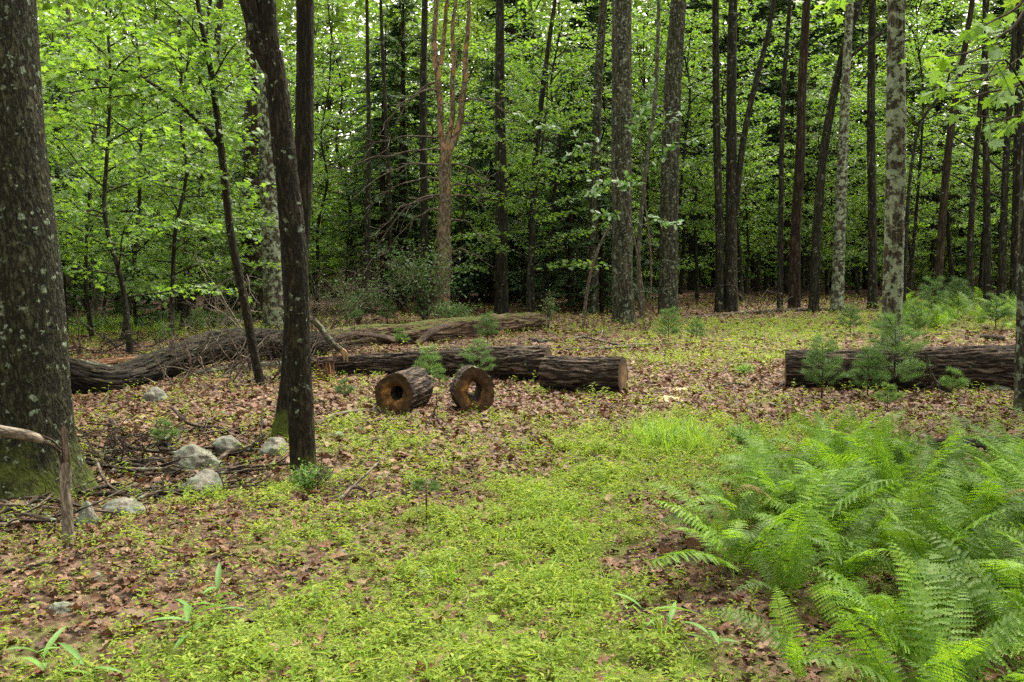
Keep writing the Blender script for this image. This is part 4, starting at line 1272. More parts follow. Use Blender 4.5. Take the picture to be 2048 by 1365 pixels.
for nm, lb, pts, mt in SM:
    PP = np.array([lp(*p)[0] for p in pts]); RR = np.array([lp(*p)[1] for p in pts])
    PP[:, 2] = np.minimum(PP[:, 2] + 0.0, H(PP[:, 0], PP[:, 1]) + RR * 0.8 + (0.28 if 'resting' in lb else 0.0))
    base = np.array([*PP.mean(0)[:2], gz(*PP.mean(0)[:2])])
    v, f, bk = tube(PP, RR, 20, 0.04, furrow(0.006, 24, 0.12, 0.2), None, 0.2, seed=random.uniform(0, 40))
    mb = MB().add(v, f, bk)
    for ring, sg in ((range(20), 1), (range(len(v) - 20, len(v)), -1)):
        c = v[list(ring)].mean(0)
        ff = [(k, (k + 1) % 20, 20) if sg < 0 else ((k + 1) % 20, k, 20) for k in range(20)]
        mb.add(np.vstack([v[list(ring)], c]), ff)
    tagged(nm, mb, MAT[mt], lb, 'dead limb' if nm == 'dead_limb' else 'log', base)

# ------------------------------------------------------------------ rocks
def rock(px, py_base, wpx, hpx, label, seed, flat=0.75, depth=0.9):
    import bmesh
    g = G(px, py_base)
    rx = wpx / 2 * .93 * g[1] / F
    hz = .93 * hpx * g[1] / F
    bm = bmesh.new()
    bmesh.ops.create_icosphere(bm, subdivisions=5, radius=1.0)
    bm.verts.ensure_lookup_table()
    v = np.array([q.co[:] for q in bm.verts])
    f = np.array([[q.index for q in fc.verts] for fc in bm.faces])
    bm.free()
    n = fbm(v * 0.9 + seed, 3)
    r_ = np.random.default_rng(int(seed * 10))
    for k in range(5):       # flattened facets
        d = r_.normal(size=3)
        d /= np.linalg.norm(d)
        lim = r_.uniform(0.62, 0.9)
        ex = np.maximum(0, v @ d - lim)
        v = v - d * ex[:, None] * 0.85
    v = v * (1 + 0.34 * n + 0.08 * noise(v * 3.3 + seed) + 0.035 * noise(v * 9 + seed) + 0.015 * noise(v * 24 + seed))[:, None]
    ext = np.abs(v).max(0)
    v = v / ext
    v = v * np.array([rx, rx * depth, hz * 0.82])
    v[:, 2] += hz * 0.13
    o = tagged('boulder' if wpx > 60 else 'stone', MB().add(v + g + [0, rx * depth * 0.8, 0], f), MAT['rock'], label, 'rock', g)
    return o


rock(385, 948, 122, 62, 'rounded grey green boulder with dark lichen, largest of the stone group', 1.3)
rock(448, 915, 82, 46, 'pale white grey boulder leaning behind the rounded lichen boulder', 2.7)
rock(541, 916, 74, 42, 'smooth pale boulder beside the foot of the forking trunk', 3.9)
rock(392, 996, 108, 58, 'low tan boulder with a moss patch below the rounded lichen boulder', 4.4)
rock(232, 1040, 104, 46, 'flat pale boulder behind the snapped sapling', 5.6, 0.6)
rock(168, 1058, 52, 62, 'dark mossy stone wedged behind the snapped sapling', 5.9)
rock(300, 806, 62, 34, 'grey mossy boulder in front of the curved fallen trunk', 6.2)
rock(188, 1166, 38, 22, 'small pale cobble in the seedlings by the long bent stick', 7.1)
rock(112, 1228, 60, 22, 'low tan stone sunk in brown leaves', 7.9)
rock(843, 1160, 50, 18, 'flat pinkish stone sunk among the green seedlings', 8.3)
rock(837, 1034, 26, 16, 'small pale stone at the foot of the tiny pine seedling', 9.3)
rock(676, 876, 30, 12, 'small grey stone on the litter beside the forking trunk', 9.9)
rock(759, 962, 18, 12, 'tiny white stone in the litter right of the forking trunk', 10.3)
rock(1328, 783, 16, 8, 'tiny white stone beside the sawdust', 10.9)
rock(2005, 785, 60, 14, 'low pale stone at the foot of the right log', 11.4)
rock(683, 1112, 26, 12, 'tiny grey stone sunk in the green seedlings', 12.4)
rock(905, 1395, 40, 16, 'grey stone below the seedlings', 13.4) if False else None

# sawdust
for k, (px, py, w) in enumerate(((1362, 782, 58), (1340, 800, 66))):
    g = G(px, py)
    R0 = w / 2 * g[1] / F
    n, m = 40, 8
    th = np.arange(n) / n * 2 * math.pi
    V = []
    for q in range(m + 1):
        rr_ = R0 * q / m * (1 + 0.5 * noise(np.column_stack([np.cos(th) * 2.2, np.sin(th) * 2.2, 0 * th + k * 4])))
        x, y = g[0] + rr_ * np.cos(th), g[1] + rr_ * 1.6 * np.sin(th)
        V.append(np.column_stack([x, y, H(x, y) + 0.045 * (1 - (q / m) ** 2) - 0.012 + 0.012 * noise(np.column_stack([x * 25, y * 25, 0 * x]))]))
    V = np.concatenate(V)
    i = np.arange(m)[:, None] * n
    j = np.arange(n)[None, :]
    f = np.stack([i + j, i + n + j, i + n + (j + 1) % n, i + (j + 1) % n], -1).reshape(-1, 4)
    tagged('sawdust_heap', MB().add(V, f), MAT['sawdust'], ['thin heap of pale sawdust nearer the small white stone', 'spread of tan sawdust trailing toward the sawn log'][k], 'sawdust', g)

# ------------------------------------------------------------------ sticks, snags, dead twigs
def stick(label, pts, w, mat='dark_stick', side=(), group=None, name='fallen_stick'):
    """pts: (px, py[, lift m above the ground]) ground pixels"""
    P = []
    for p in pts:
        g = G(p[0], p[1])
        g[2] += (p[2] if len(p) > 2 else 0.0)
        P.append(g)
    P = np.array(P)
    R = np.linspace(1, 0.45, len(P)) * w / 2 * P[:, 1] / F
    P[:, 2] += R * 0.8 + 0.01
    base = np.array([P[:, 0].mean(), P[:, 1].mean(), gz(P[:, 0].mean(), P[:, 1].mean())])
    mb = MB().add(*tube(P, R, 9, 0.03, None, None, 0.3, seed=P[0][0] * 7))
    for q, (k, dx, dy, dz) in enumerate(side):
        o = P[k]
        e = o + np.array([dx, dy, dz])
        mb.add(*tube(np.array([o, (o + e) / 2 + [0.02, 0, 0.015], e]), [R[k] * .7, R[k] * .5, R[k] * .25], 6, 0.04, None, None, 0.2))
    return tagged(name, mb, MAT[mat], label, 'stick', base, group)


stick('thick dark branch lying along the foot of the massive trunk', [(180, 912), (250, 908), (310, 900), (350, 893, .02), (366, 870, .08), (371, 858, .12)], 11, 'dark_stick', [(1, -.12, .1, .12), (2, .15, -.1, .06)])
stick('crooked dark branch arching above the thick branch toward the boulders', [(345, 842, .12), (372, 868, .1), (400, 872, .07), (430, 868, .05), (455, 872, .03), (466, 884)], 7, 'dark_stick', [(2, .02, -.05, -.07), (1, -.1, .1, .06)])
stick('dark branch end standing crooked beside the thick branch', [(222, 862, .08), (232, 878, .05), (233, 900)], 10, 'dark_stick')
stick('forked brown stick lying below the crooked branch at the leaf litter', [(240, 880), (262, 896), (300, 902), (330, 892)], 7, 'dark_stick', [(1, .05, .2, .06)])
stick('lichened brown branch end running from the small pale boulder to the big one', [(418, 945), (455, 920, .04), (500, 905, .04), (530, 885, .05)], 10, 'stick', [(2, .12, .15, .1)])
stick('bent pale brown root like stick beside the flat pale boulder', [(193, 950, .1), (212, 985, .07), (245, 1003, .04), (310, 1015)], 8, 'stick')
stick('dark curved stick looping over the flat pale boulder', [(160, 1005, .05), (215, 990, .05), (265, 990, .03), (310, 1005)], 7, 'dark_stick', [(2, .1, .2, .05)])
stick('long straight pale stick crossing behind the snapped sapling', [(0, 1062), (70, 1030, .03), (140, 985, .06), (200, 968, .06)], 7, 'stick')
stick('dark thin stick crossing under the snapped sapling', [(0, 1075), (60, 1055, .02), (120, 1052, .02), (175, 1072)], 6, 'dark_stick')
stick('brown stick pointing at the dark mossy stone', [(10, 1030), (60, 1018, .03), (110, 995, .05), (150, 985, .04)], 7, 'dark_stick')
stick('long bent dark stick lying across seedlings below the snapped sapling', [(0, 1152), (60, 1140), (130, 1125), (180, 1108), (230, 1098), (290, 1100)], 8, 'dark_stick')
stick('long curved brown branch running from the forking trunk to the hollow rounds', [(630, 858), (670, 838), (700, 832), (745, 826), (765, 838)], 13, 'stick', [(3, .12, -.2, .02), (3, .1, .25, .12)])
stick('pale branch end poking out behind the mossy foot', [(545, 885), (580, 868), (625, 850)], 9, 'stick')
stick('dark forked twig standing on the litter below the hollow rounds', [(857, 852), (868, 842, .06), (886, 862)], 6, 'dark_stick', [(1, .02, 0, .22)])
stick('thin brown stick lying in front of the litter by the trunk', [(815, 900), (860, 903), (905, 905)], 4, 'dark_stick')
stick('dark arched mossy stick at the foot of the forking trunk', [(680, 1008), (705, 998, .06), (730, 1000, .05), (758, 1010)], 11, 'stick', [(1, .15, .4, .12)])
stick('curved grey stick lying on litter at the path', [(1430, 780), (1460, 775, .02), (1485, 775, .02), (1508, 784)], 6, 'dark_stick')
stick('dark stub stick lying toward the right log', [(1512, 786), (1540, 786), (1568, 775, .03)], 6, 'dark_stick')
stick('pale forked stick lying near the split branch', [(1270, 700), (1200, 690, .05), (1165, 684, .08), (1130, 690)], 6, 'stick', [(1, .1, .6, .3), (2, .1, .1, -.1)])
stick('thin brown stick running up to the large mossy based trunk', [(1130, 685), (1180, 672), (1225, 660)], 5, 'stick')
stick('grey crooked stick on moss at the back', [(1330, 640), (1370, 650), (1395, 655)], 4, 'dark_stick')
stick('thin dark stick lying on bare litter by the right log', [(1740, 840), (1790, 830), (1820, 826)], 5, 'dark_stick')
stick('short dark twig on the brown litter', [(520, 896), (526, 860, .2), (530, 840, .25)], 5, 'dark_stick', name='upright_twig')
r = np.random.default_rng(55)
for k in range(54):
    q = k % 10
    px, py = (r.uniform(180, 480), r.uniform(860, 1000)) if q < 6 else (r.uniform(150, 420), r.uniform(690, 730)) if q < 8 else (r.uniform(0, 200), r.uniform(985, 1060))
    a = r.normal(0.2, .5)
    g = G(px, py)
    L = r.uniform(.5, 1.3)
    P = np.array([[g[0] + math.cos(a) * L * t, g[1] + math.sin(a) * L * t, 0] for t in (-.5, -.25, 0, .25, .5)])
    P[:, :2] += r.normal(0, .05, (5, 2))
    P[:, 2] = H(P[:, 0], P[:, 1]) + .02 + np.abs(r.normal(0, .03, 5))
    rad = r.uniform(.009, .024)
    mb = MB().add(*tube(P, np.linspace(rad, rad * .4, 5), 8, .04, None, None, .3, seed=k))
    for m in range(3):
        o = P[1 + m]
        e = o + np.array([math.cos(a + r.normal(0, .8)), math.sin(a + r.normal(0, .8)), r.uniform(0, .5)]) * r.uniform(.12, .35)
        mb.add(*tube(np.array([o, (o + e) / 2 + r.normal(0, .015, 3), e]), [rad * .55, rad * .4, rad * .2], 5, .05, None, None, .2))
    tagged('fallen_stick', mb, MAT['dark_stick' if k % 3 else 'stick'], ['crooked dead stick in the brush by the boulders and massive trunk', 'crooked dead stick in the brush behind the curved fallen tree'][1 if 6 <= q < 8 else 0], 'stick', g, ['sticks by the boulders', 'sticks behind the curved fallen tree'][1 if 6 <= q < 8 else 0])
for k in range(46):
    px, py = r.uniform(140, 1000), r.uniform(775, 1010)
    if k % 3 == 0:
        px, py = r.uniform(1100, 1600), r.uniform(640, 820)
    g = G(px, py)
    if green(g[0], g[1]) > 0.6:
        continue
    a = r.uniform(0, 3.14)
    L = r.uniform(0.12, 0.5)
    q = [np.array([g[0] + math.cos(a) * L * t, g[1] + math.sin(a) * L * t, 0]) + np.append(r.normal(0, .03, 2), 0) for t in (-.5, -.15, .2, .5)]
    P = np.array(q)
    P[:, 2] = H(P[:, 0], P[:, 1]) + 0.012 + r.uniform(0, .02, 4)
    mb = MB().add(*tube(P, np.linspace(.009, .004, 4) * r.uniform(.6, 1.3), 6, 0.05, None, None, .3))
    o = P[1]
    e = o + np.array([math.cos(a + .8), math.sin(a + .8), .2]) * L * .35
    mb.add(*tube(np.array([o, e]), [.005, .002], 4, .1))
    tagged('fallen_twig', mb, MAT['dark_stick' if k % 2 else 'stick'], 'thin dead twig lying on the brown leaf litter', 'twig', g, 'twigs on the leaf litter')


# snapped sapling with its top bent over to the left
def snapped_sapling():
    g = G(137, 1092)
    Y = g[1]
    root = thing('snapped_sapling', 'snapped grey sapling with its top folded over to the side', 'sapling', g)
    P, R = px_path([(138, 1096, 27), (135, 1040, 22), (131, 980, 21), (131, 955, 23), (128, 925, 22)], Y)
    P[0][2] = g[2] - .05
    obj('stem', MB().add(*tube(P, R, 20, 0.02, furrow(.0015, 50, .1, .3), (0.25, .05, 3), .06, seed=3)).mesh('stem', g), MAT['snag_bark'], root)
    # torn upright splinter with a jagged top
    P, R = px_path([(131, 965, 17), (132, 930, 18), (130, 890, 15), (128, 862, 12), (128, 850, 5)], Y + .01)
    obj('splinter', MB().add(*tube(P, R, 12, 0.015, furrow(.004, 60, .05, .3), None, .1, seed=5)).mesh('splinter', g), MAT['snag_wood'], root)
    for pl, w in (([(127, 955), (121, 920), (115, 900), (100, 888), (82, 878)], 5), ([(136, 960), (139, 935), (139, 915), (137, 905)], 4), ([(124, 905), (110, 893), (92, 884), (78, 873)], 6), ([(122, 898), (105, 882), (85, 872), (76, 870)], 5)):
        P, R = px_path([(x, y, w) for x, y in pl], Y - .01)
        R = np.maximum(R * np.linspace(1, .7, len(R)), .003)
        obj('splinter', MB().add(*tube(P, R, 6, 0.02, None, None, .2, seed=w)).mesh('splinter', g), MAT['snag_wood'], root)
    P, R = px_path([(88, 881, 16), (60, 868, 22), (30, 860, 24), (0, 850, 24), (-60, 835, 22), (-140, 850, 18), (-260, 930, 12)], Y)
    P[:, 1] -= np.linspace(0, .25, 7)
    obj('bent_top', MB().add(*tube(P, R, 16, 0.03, furrow(.0015, 50, .1, .3), None, .08, seed=9)).mesh('bent_top', g), MAT['snag_bark'], root)


snapped_sapling()


def twiggy(mb, o, d, L, rad, depth, r, spread=0.6, grav=0.0, seg=5):
    n = 5
    pts = [o]
    dd = d / np.linalg.norm(d)
    for q in range(n):
        dd = dd + r.normal(0, 0.16, 3) + np.array([0, 0, grav])
        dd /= np.linalg.norm(dd)
        pts.append(pts[-1] + dd * L / n)
    pts = np.array(pts)
    mb.add(*tube(pts, np.linspace(rad, rad * .4, n + 1), seg, L / n * .7, seed=r.uniform(0, 9)))
    if depth > 0:
        for q in range(r.integers(2, 5)):
            k = r.integers(1, n + 1)
            a = r.normal(0, 1, 3)
            nd = dd + a * spread
            twiggy(mb, pts[k], nd, L * r.uniform(.4, .7), rad * .5, depth - 1, r, spread, grav, max(3, seg - 1))


# bare dead shrub between the trunks, and the tangle on the curved trunk
for label, bases, L, rad, dep, sd, mat in (
    ('bare dead shrub of pale tangled twigs behind the curved fallen trunk', [(430, 662), (465, 655), (490, 668), (520, 655)], 1.6, .016, 3, 5, 'pale_twig'),
    ('bare dead shrub of thin grey twigs right of the mossy foot trunk', [(645, 668), (660, 660), (690, 655), (636, 655)], 1.9, .012, 3, 6, 'stick'),
    ('tangle of dead grey twigs spilling over the middle of the curved fallen tree', [(440, 755), (480, 745), (420, 765), (500, 750), (460, 770)], 0.85, .014, 3, 8, 'stick'),
    ('tangle of dark dead branches before the leaning slim sapling', [(540, 765), (555, 750), (570, 760), (600, 755)], 0.75, .016, 3, 28, 'dark_stick'),
    ('tangle of dark dead branches behind the low end of the curved fallen tree', [(160, 715), (200, 705), (240, 700), (290, 700)], 0.8, .018, 3, 29, 'dark_stick'),
    ('tangle of pale dead branches between curved fallen tree and rotten log', [(640, 712), (660, 715), (690, 705), (620, 715)], 0.7, .013, 3, 30, 'stick'),
    ('tangle of grey dead twigs above the thin grey log', [(380, 762), (405, 750), (350, 775), (330, 760)], 0.7, .014, 3, 33, 'stick'),
    ('low tangle of dark twigs beside the massive trunk foot', [(210, 925), (240, 940), (280, 930), (190, 960)], 0.4, .010, 3, 31, 'dark_stick'),
    ('brush of dead brown twigs at the clearing back beside the twin stems', [(1500, 632), (1520, 628), (1540, 630)], 1.1, .014, 2, 9, 'stick'),
    ('dead twigs fanning out from the foot of the forking trunk', [(625, 985), (650, 985), (640, 995)], .30, .005, 3, 11, 'stick'),
    ('small bare forked dead seedling beside the snapped sapling', [(66, 1050)], .22, .005, 2, 14, 'stick'),
    ('dead twiggy branch in front of the right log', [(1890, 782), (1870, 784)], .28, .012, 2, 17, 'dark_stick'),
):
    r = np.random.default_rng(sd)
    mb = MB()
    g0 = G(*bases[0])
    for bx in bases:
        g = G(*bx)
        for q in range(3 if dep > 2 else 2):
            d = np.array([r.normal(0, .55), r.normal(0, .35), r.uniform(.35, 1)])
            if 'fanning' in label:
                d = np.array([r.uniform(0, 1.2), r.normal(0, .5), r.uniform(.1, .6)])
            twiggy(mb, g - [0, 0, .02], d, L * r.uniform(.7, 1.3), rad, dep, r, .7, -.04)
    tagged('dead_shrub', mb, MAT[mat], label, 'dead shrub', g0)

# upright dark snag in front of the right log
g = G(1880, 796)
mb = MB()
P, R = px_path([(1905, 784, 8), (1885, 776, 11), (1868, 762, 10), (1858, 740, 8), (1853, 712, 7), (1852, 706, 4)], g[1])
mb.add(*tube(P, R, 8, .02, None, None, .25))
P, R = px_path([(1858, 735, 5), (1848, 722, 4), (1838, 714, 3)], g[1])
mb.add(*tube(P, R, 6, .02, None, None, .25))
P, R = px_path([(1870, 765, 6), (1862, 775, 6), (1850, 778, 4), (1838, 785, 3)], g[1] - .1)
mb.add(*tube(P, R, 6, .02, None, None, .25))
tagged('dead_snag', mb, MAT['dark_stick'], 'dark forked dead snag standing in front of the right log', 'snag', g)

# pale broken branch hanging over the tapering log, and the splintered stump
g = G(655, 752)
mb = MB()
Yb = 13.6
P, R = px_path([(626, 640, 12), (640, 655, 12), (652, 672, 13), (668, 690, 13), (682, 700, 12)], Yb)
mb.add(*tube(P, R, 12, .03, None, None, .15))
P2, R2 = px_path([(560, 610, 8), (590, 630, 10), (626, 640, 12)], Yb + .3)
mb.add(*tube(P2, R2, 10, .05, None, None, .15))
root = thing('broken_branch', 'pale broken branch with a splintered end hanging above the tapering log', 'branch', P2[0])
obj('branch', mb.mesh('branch', P2[0]), MAT['grey_bark'], root)
mb = MB()
for dx, w, y1 in ((0, 7, 722), (4, 5, 716), (-3, 5, 712), (7, 4, 724)):
    P, R = px_path([(678 + dx * .4, 695, w), (686 + dx, 706, w), (688 + dx, y1, 2)], Yb)
    mb.add(*tube(P, R, 6, .02, None, None, .3, seed=dx))
obj('splintered_end', mb.mesh('splintered_end', P2[0]), MAT['pale_wood'], root)
g = G(650, 762)
root = thing('broken_stump', 'short splintered reddish stump beside the tapering log', 'stump', g)
r = np.random.default_rng(9)
mb = MB()
for k in range(16):
    a = k / 16 * 6.28
    o = g + np.array([math.cos(a) * .11, math.sin(a) * .1, -.03])
    mb.add(*tube(np.array([o, o + [0, 0, .12], o + [r.normal(0, .02), r.normal(0, .02), r.uniform(.17, .34)]]), [.036, .03, .006], 6, .04, None, None, .3, seed=k))
obj('splinters', mb.mesh('splinters', g), MAT['red_wood'], root)
mb = MB().add(*tube(np.array([g - [0, 0, .04], g + [0, 0, .14], g + [0, 0, .15]]), [.12, .105, .01], 20, .03, furrow(.008, 20, .2, .2), (.4, .06, 4), .1))
obj('stump_base', mb.mesh('stump_base', g), MAT['mossy_log'], root)


# ------------------------------------------------------------------ leaf litter (stuff)
def field(r, n, y0, y1, power=1.0, wide=0.57, pad=1.2):
    """n points spread evenly over the wedge of ground the picture and a step aside can see"""
    u = r.uniform(0, 1, n)
    Y = np.sqrt(y0 * y0 + u * (y1 * y1 - y0 * y0))
    hw = wide * Y + pad
    x = r.uniform(-1, 1, n) * hw
    return x, Y


OAK_L = fan(mirror([(0, 0), (.24, .22), (.13, .36), (.33, .6), (.15, .7), (0, 1)]), (0, .5))
OAK_BROWN = []
r = np.random.default_rng(31)
for k in range(9):
    v, f = OAK_L[0].copy(), OAK_L[1]
    v[:, 0] *= r.uniform(.7, 1.15)
    c = r.uniform(-1.3, 1.3)
    v[:, 2] = c * v[:, 0] ** 2 * 2.2 + r.uniform(-.5, .6) * (v[:, 1] - .5) ** 2 + r.uniform(-.3, .3) * v[:, 0] * v[:, 1]
    v[:, 1] -= .5
    OAK_BROWN.append((v, f))
OV_BROWN = []
for k in range(4):
    v = OVAL[0].copy()
    v[:, 0] *= 1.5
    v[:, 1] -= .5
    v[1, 2], v[3, 2], v[2, 2] = r.uniform(-.1, .3), r.uniform(-.1, .3), r.uniform(-.2, .3)
    OV_BROWN.append((v, OVAL[1]))


def litter(name, label, y0, y1, n, size, tpls, seed):
    r = np.random.default_rng(seed)
    mb = MB()
    x, y = field(r, n, y0, y1)
    keep = r.uniform(0, 1, n) > green(x, y) * 0.55
    x, y = x[keep], y[keep]
    n = len(x)
    z = H(x, y) + r.uniform(0.006, 0.035, n)
    which = r.integers(0, len(tpls), n)
    for k, t in enumerate(tpls):
        m = which == k
        c = m.sum()
        a = r.uniform(0, 6.283, c)
        d = np.column_stack([np.cos(a), np.sin(a), r.normal(0, .22, c)])
        up = np.tile([0, 0, 1.0], (c, 1)) + r.normal(size=(c, 3)) * 0.42
        up[:, 2] *= np.where(r.uniform(size=c) < .5, 1, -1)
        mb.add(*scatter(t[0], t[1], np.column_stack([x[m], y[m], z[m]]), frames(d, up), size * np.clip(r.lognormal(-.1, .38, c), .3, 2.0)))
    obj(name, mb.mesh(name, smooth=False), MAT['litter'], kind='stuff', label=label, category='leaf litter')


litter('leaf_litter', 'brown fallen oak leaves covering the near forest floor', 2.6, 7.5, 27000, .055, OAK_BROWN, 1)
litter('leaf_litter', 'brown fallen leaves covering the ground before the hollow rounds', 7.5, 11, 36000, .054, OV_BROWN, 4)
litter('leaf_litter', 'brown fallen leaves covering the middle of the clearing around the logs', 11, 19, 110000, .052, OV_BROWN, 2)
litter('leaf_litter', 'brown fallen leaves covering the far clearing and the shaded wood floor', 19, 48, 90000, .09, OV_BROWN, 3)


# ------------------------------------------------------------------ green seedlings and grasses (stuff)
def seedling_tpl(r, nl, h, ll, lw):
    V, Fc = [], []
    n = 0
    for k in range(nl):
        a = k * 2.4 + r.uniform(-.4, .4)
        z = h * (0.25 + .75 * (k + 1) / nl)
        o = np.array([r.normal(0, .006), r.normal(0, .006), z])
        d = np.array([math.cos(a), math.sin(a), r.uniform(-.1, .75)])
        d /= np.linalg.norm(d)
        s = np.array([-math.sin(a), math.cos(a), r.normal(0, .3)])
        L = ll * r.uniform(.7, 1.2)
        V += [o, o + d * L * .4 + s * lw / 2, o + d * L - [0, 0, L * .18], o + d * L * .4 - s * lw / 2]
        Fc += [(n, n + 1, n + 2), (n, n + 2, n + 3)]
        n += 4
    # stem
    V += [np.array([-.0012, 0, -.01]), np.array([.0012, 0, -.01]), np.array([0, 0, h])]
    Fc += [(n, n + 1, n + 2)]
    return np.array(V), np.array(Fc)


r = np.random.default_rng(41)
SEED = [seedling_tpl(r, int(r.integers(4, 8)), r.uniform(.02, .085), r.uniform(.018, .040), r.uniform(.006, .012)) for _ in range(10)]


def blade_tpl(r, n, h, w, spread):
    V, Fc = [], []
    c = 0
    for k in range(n):
        a = r.uniform(0, 6.283)
        d = np.array([math.cos(a), math.sin(a), 0])
        s = np.array([-math.sin(a), math.cos(a), 0]) * w * r.uniform(.6, 1.2)
        hh = h * r.uniform(.6, 1.2)
        b = d * r.uniform(0, .02)
        sp = spread * r.uniform(.3, 1.2)
        p1 = b + d * sp * .25 * hh + [0, 0, hh * .6]
        p2 = b + d * sp * .8 * hh + [0, 0, hh * (1.0 - .25 * sp)]
        V += [b - s * .5, b + s * .5, p1 + s * .45, p1 - s * .45, p2]
        Fc += [(c, c + 1, c + 2), (c, c + 2, c + 3), (c + 3, c + 2, c + 4)]
        c += 5
    return np.array(V), np.array(Fc)


GRASS = [blade_tpl(r, int(r.integers(4, 8)), r.uniform(.09, .16), .004, 1.0) for _ in range(5)]


def cover(name, label, y0, y1, n, scale, tpls, mat, seed, lo=0.3, gain=1.3, wide=.57, fn=None, floor=0.0):
    r = np.random.default_rng(seed)
    mb = MB()
    x, y = field(r, n, y0, y1)
    g = fn(x, y) if fn else green(x, y)
    keep = r.uniform(0, 1, n) < np.clip((g - lo) * gain, floor, 1)
    x, y = x[keep], y[keep]
    n = len(x)
    z = H(x, y)
    pp = np.stack([x, y, 0 * x], -1)
    hv = np.clip(1 + .55 * noise(pp * 2.3 + 4.0) + .35 * noise(pp * 6.1), .45, 1.7)
    which = r.integers(0, len(tpls), n)
    for k, t in enumerate(tpls):
        m = which == k
        c = m.sum()
        R = frames(np.column_stack([np.cos(a := r.uniform(0, 6.283, c)), np.sin(a), 0 * a]), np.tile([0, 0, 1.0], (c, 1)) + r.normal(size=(c, 3)) * .18)
        mb.add(*scatter(t[0], t[1], np.column_stack([x[m], y[m], z[m]]), R, scale * hv[m] * r.uniform(.6, 1.35, c)))
    obj(name, mb.mesh(name, smooth=False), MAT[mat], kind='stuff', label=label, category='ground cover')


cover('seedling_carpet', 'yellow green seedlings carpeting the near ground', 2.8, 6.2, 48000, 1.0, SEED, 'seedling_leaf', 51, .32, floor=.10)
cover('seedling_carpet', 'yellow green seedlings speckling the ground before the hollow rounds', 6.2, 10.5, 54000, 1.15, SEED, 'seedling_leaf', 52, .24, floor=.10)
cover('seedling_carpet', 'pale green seedlings speckling the ground around the sawn logs', 10.5, 17, 30000, 1.5, SEED, 'seedling_leaf', 53, .14, floor=.10)
cover('seedling_carpet', 'pale green ground cover at the back of the clearing', 17, 42, 46000, 2.0, SEED, 'seedling_leaf', 54, .08, floor=.10)
cover('grass_tufts', 'fine green grass blades among the near seedlings', 2.8, 9, 5000, 1.0, GRASS, 'grass_blade', 55, .45, 1.0)
gc = G(1335, 885)


def clumpfn(x, y):
    return np.exp(-(((x - gc[0]) / .40) ** 2 + ((y - gc[1]) / .75) ** 2) ** 2)


cover('grass_clump', 'taller bright grass clump in the middle of the clearing', 6.5, 12, 30000, 1.75, GRASS, 'grass_blade', 56, 0.25, .9, fn=clumpfn)
g2 = G(280, 652)
cover('grass_patch', 'bright green grass patch beyond the curved fallen trunk', 18, 34, 22000, 2.6, GRASS, 'grass_blade', 57, .2, .9, fn=lambda x, y: np.exp(-(((x - g2[0]) / 3.2) ** 2 + ((y - g2[1]) / 4) ** 2) ** 2))
g3 = G(1150, 782)
cover('grass_fringe', 'thin grass fringe along the foot of the sawn log section', 10, 14, 26000, 1.2, GRASS, 'grass_blade', 58, .2, .5, fn=lambda x, y: np.exp(-(((x - g3[0]) / .75) ** 2 + ((y - g3[1] + .12) / .12) ** 2) ** 2))

# ------------------------------------------------------------------ ferns
def frond(r, L, bend, width):
    """a feathered frond arching in +y from the origin; returns MB"""
    mb = MB()
    n = 30
    t = np.linspace(0, 1, n)
    ang = 1.25 - bend * t ** 1.3
    dy = np.cos(ang) * L / n
    dz = np.sin(ang) * L / n
    y = np.cumsum(dy)
    z = np.cumsum(dz)
    sw = r.normal(0, .08)
    x = sw * t ** 2 * L
    P = np.column_stack([x, y, z])
    P = np.vstack([[0, 0, -.02], P])
    mb.add(*tube(P[::3], np.linspace(.0024, .0006, len(P[::3])), 3, .2))
    V, Fc = [], []
    c = 0
    nlob = 7
    for k in range(4, n):
        u = (k - 4) / (n - 4)
        plen = width * (math.sin(math.pi * min(1, (u * .88 + .12)) ** .75) ** .8) * (1.0 if u < .97 else .6)
        o = P[k + 1]
        T = P[min(n, k + 2)] - P[k]
        T /= np.linalg.norm(T)
        N = np.array([0, -T[2], T[1]])
        for sg in (-1, 1):
            o2 = o + T * (L / n * .3 * sg)
            sd = np.array([sg, 0, 0])
            d = sd * 1.0 + T * r.uniform(.18, .38) + N * r.uniform(-.2, .05)
            d /= np.linalg.norm(d)
            b = np.cross(d, N) * sg
            b /= np.linalg.norm(b)
            hw = min(.0135, plen * .2)
            tw = N * r.normal(0, .25)
            for q in range(nlob):
                a0, a1 = q / nlob, (q + 1.25) / nlob
                w = hw * (1 - (q / nlob) ** 1.6 * .8)
                dr = -.18 * plen
                p0 = o2 + d * plen * a0 + np.array([0, 0, dr * a0 * a0])
                p1 = o2 + d * plen * min(1, a1) + np.array([0, 0, dr * min(1, a1) ** 2])
                pm = o2 + d * plen * (a0 * .35 + min(1, a1) * .65) + np.array([0, 0, dr * a0 * a0])
                V += [p0, p1, pm + (b + tw) * w + d * w * .4, pm - (b + tw) * w + d * w * .4]
                Fc += [(c, c + 1, c + 2), (c, c + 3, c + 1)]
                c += 4
    mb.add(np.array(V), np.array(Fc))
    return mb


FROND = []
r = np.random.default_rng(61)
for k in range(12):
    FROND.append(frond(r, r.uniform(.58, .95), [0.9, 1.25, 1.55, 1.8, 1.1, 1.4, 0.45, 2.1, 0.7, 1.65, 1.0, 1.35][k], r.uniform(.07, .125)).mesh('frond', smooth=False))
OLD_FROND = [frond(r, r.uniform(.5, .7), b_, r.uniform(.06, .09)).mesh('old_frond', smooth=False) for b_ in (2.2, 1.9)]


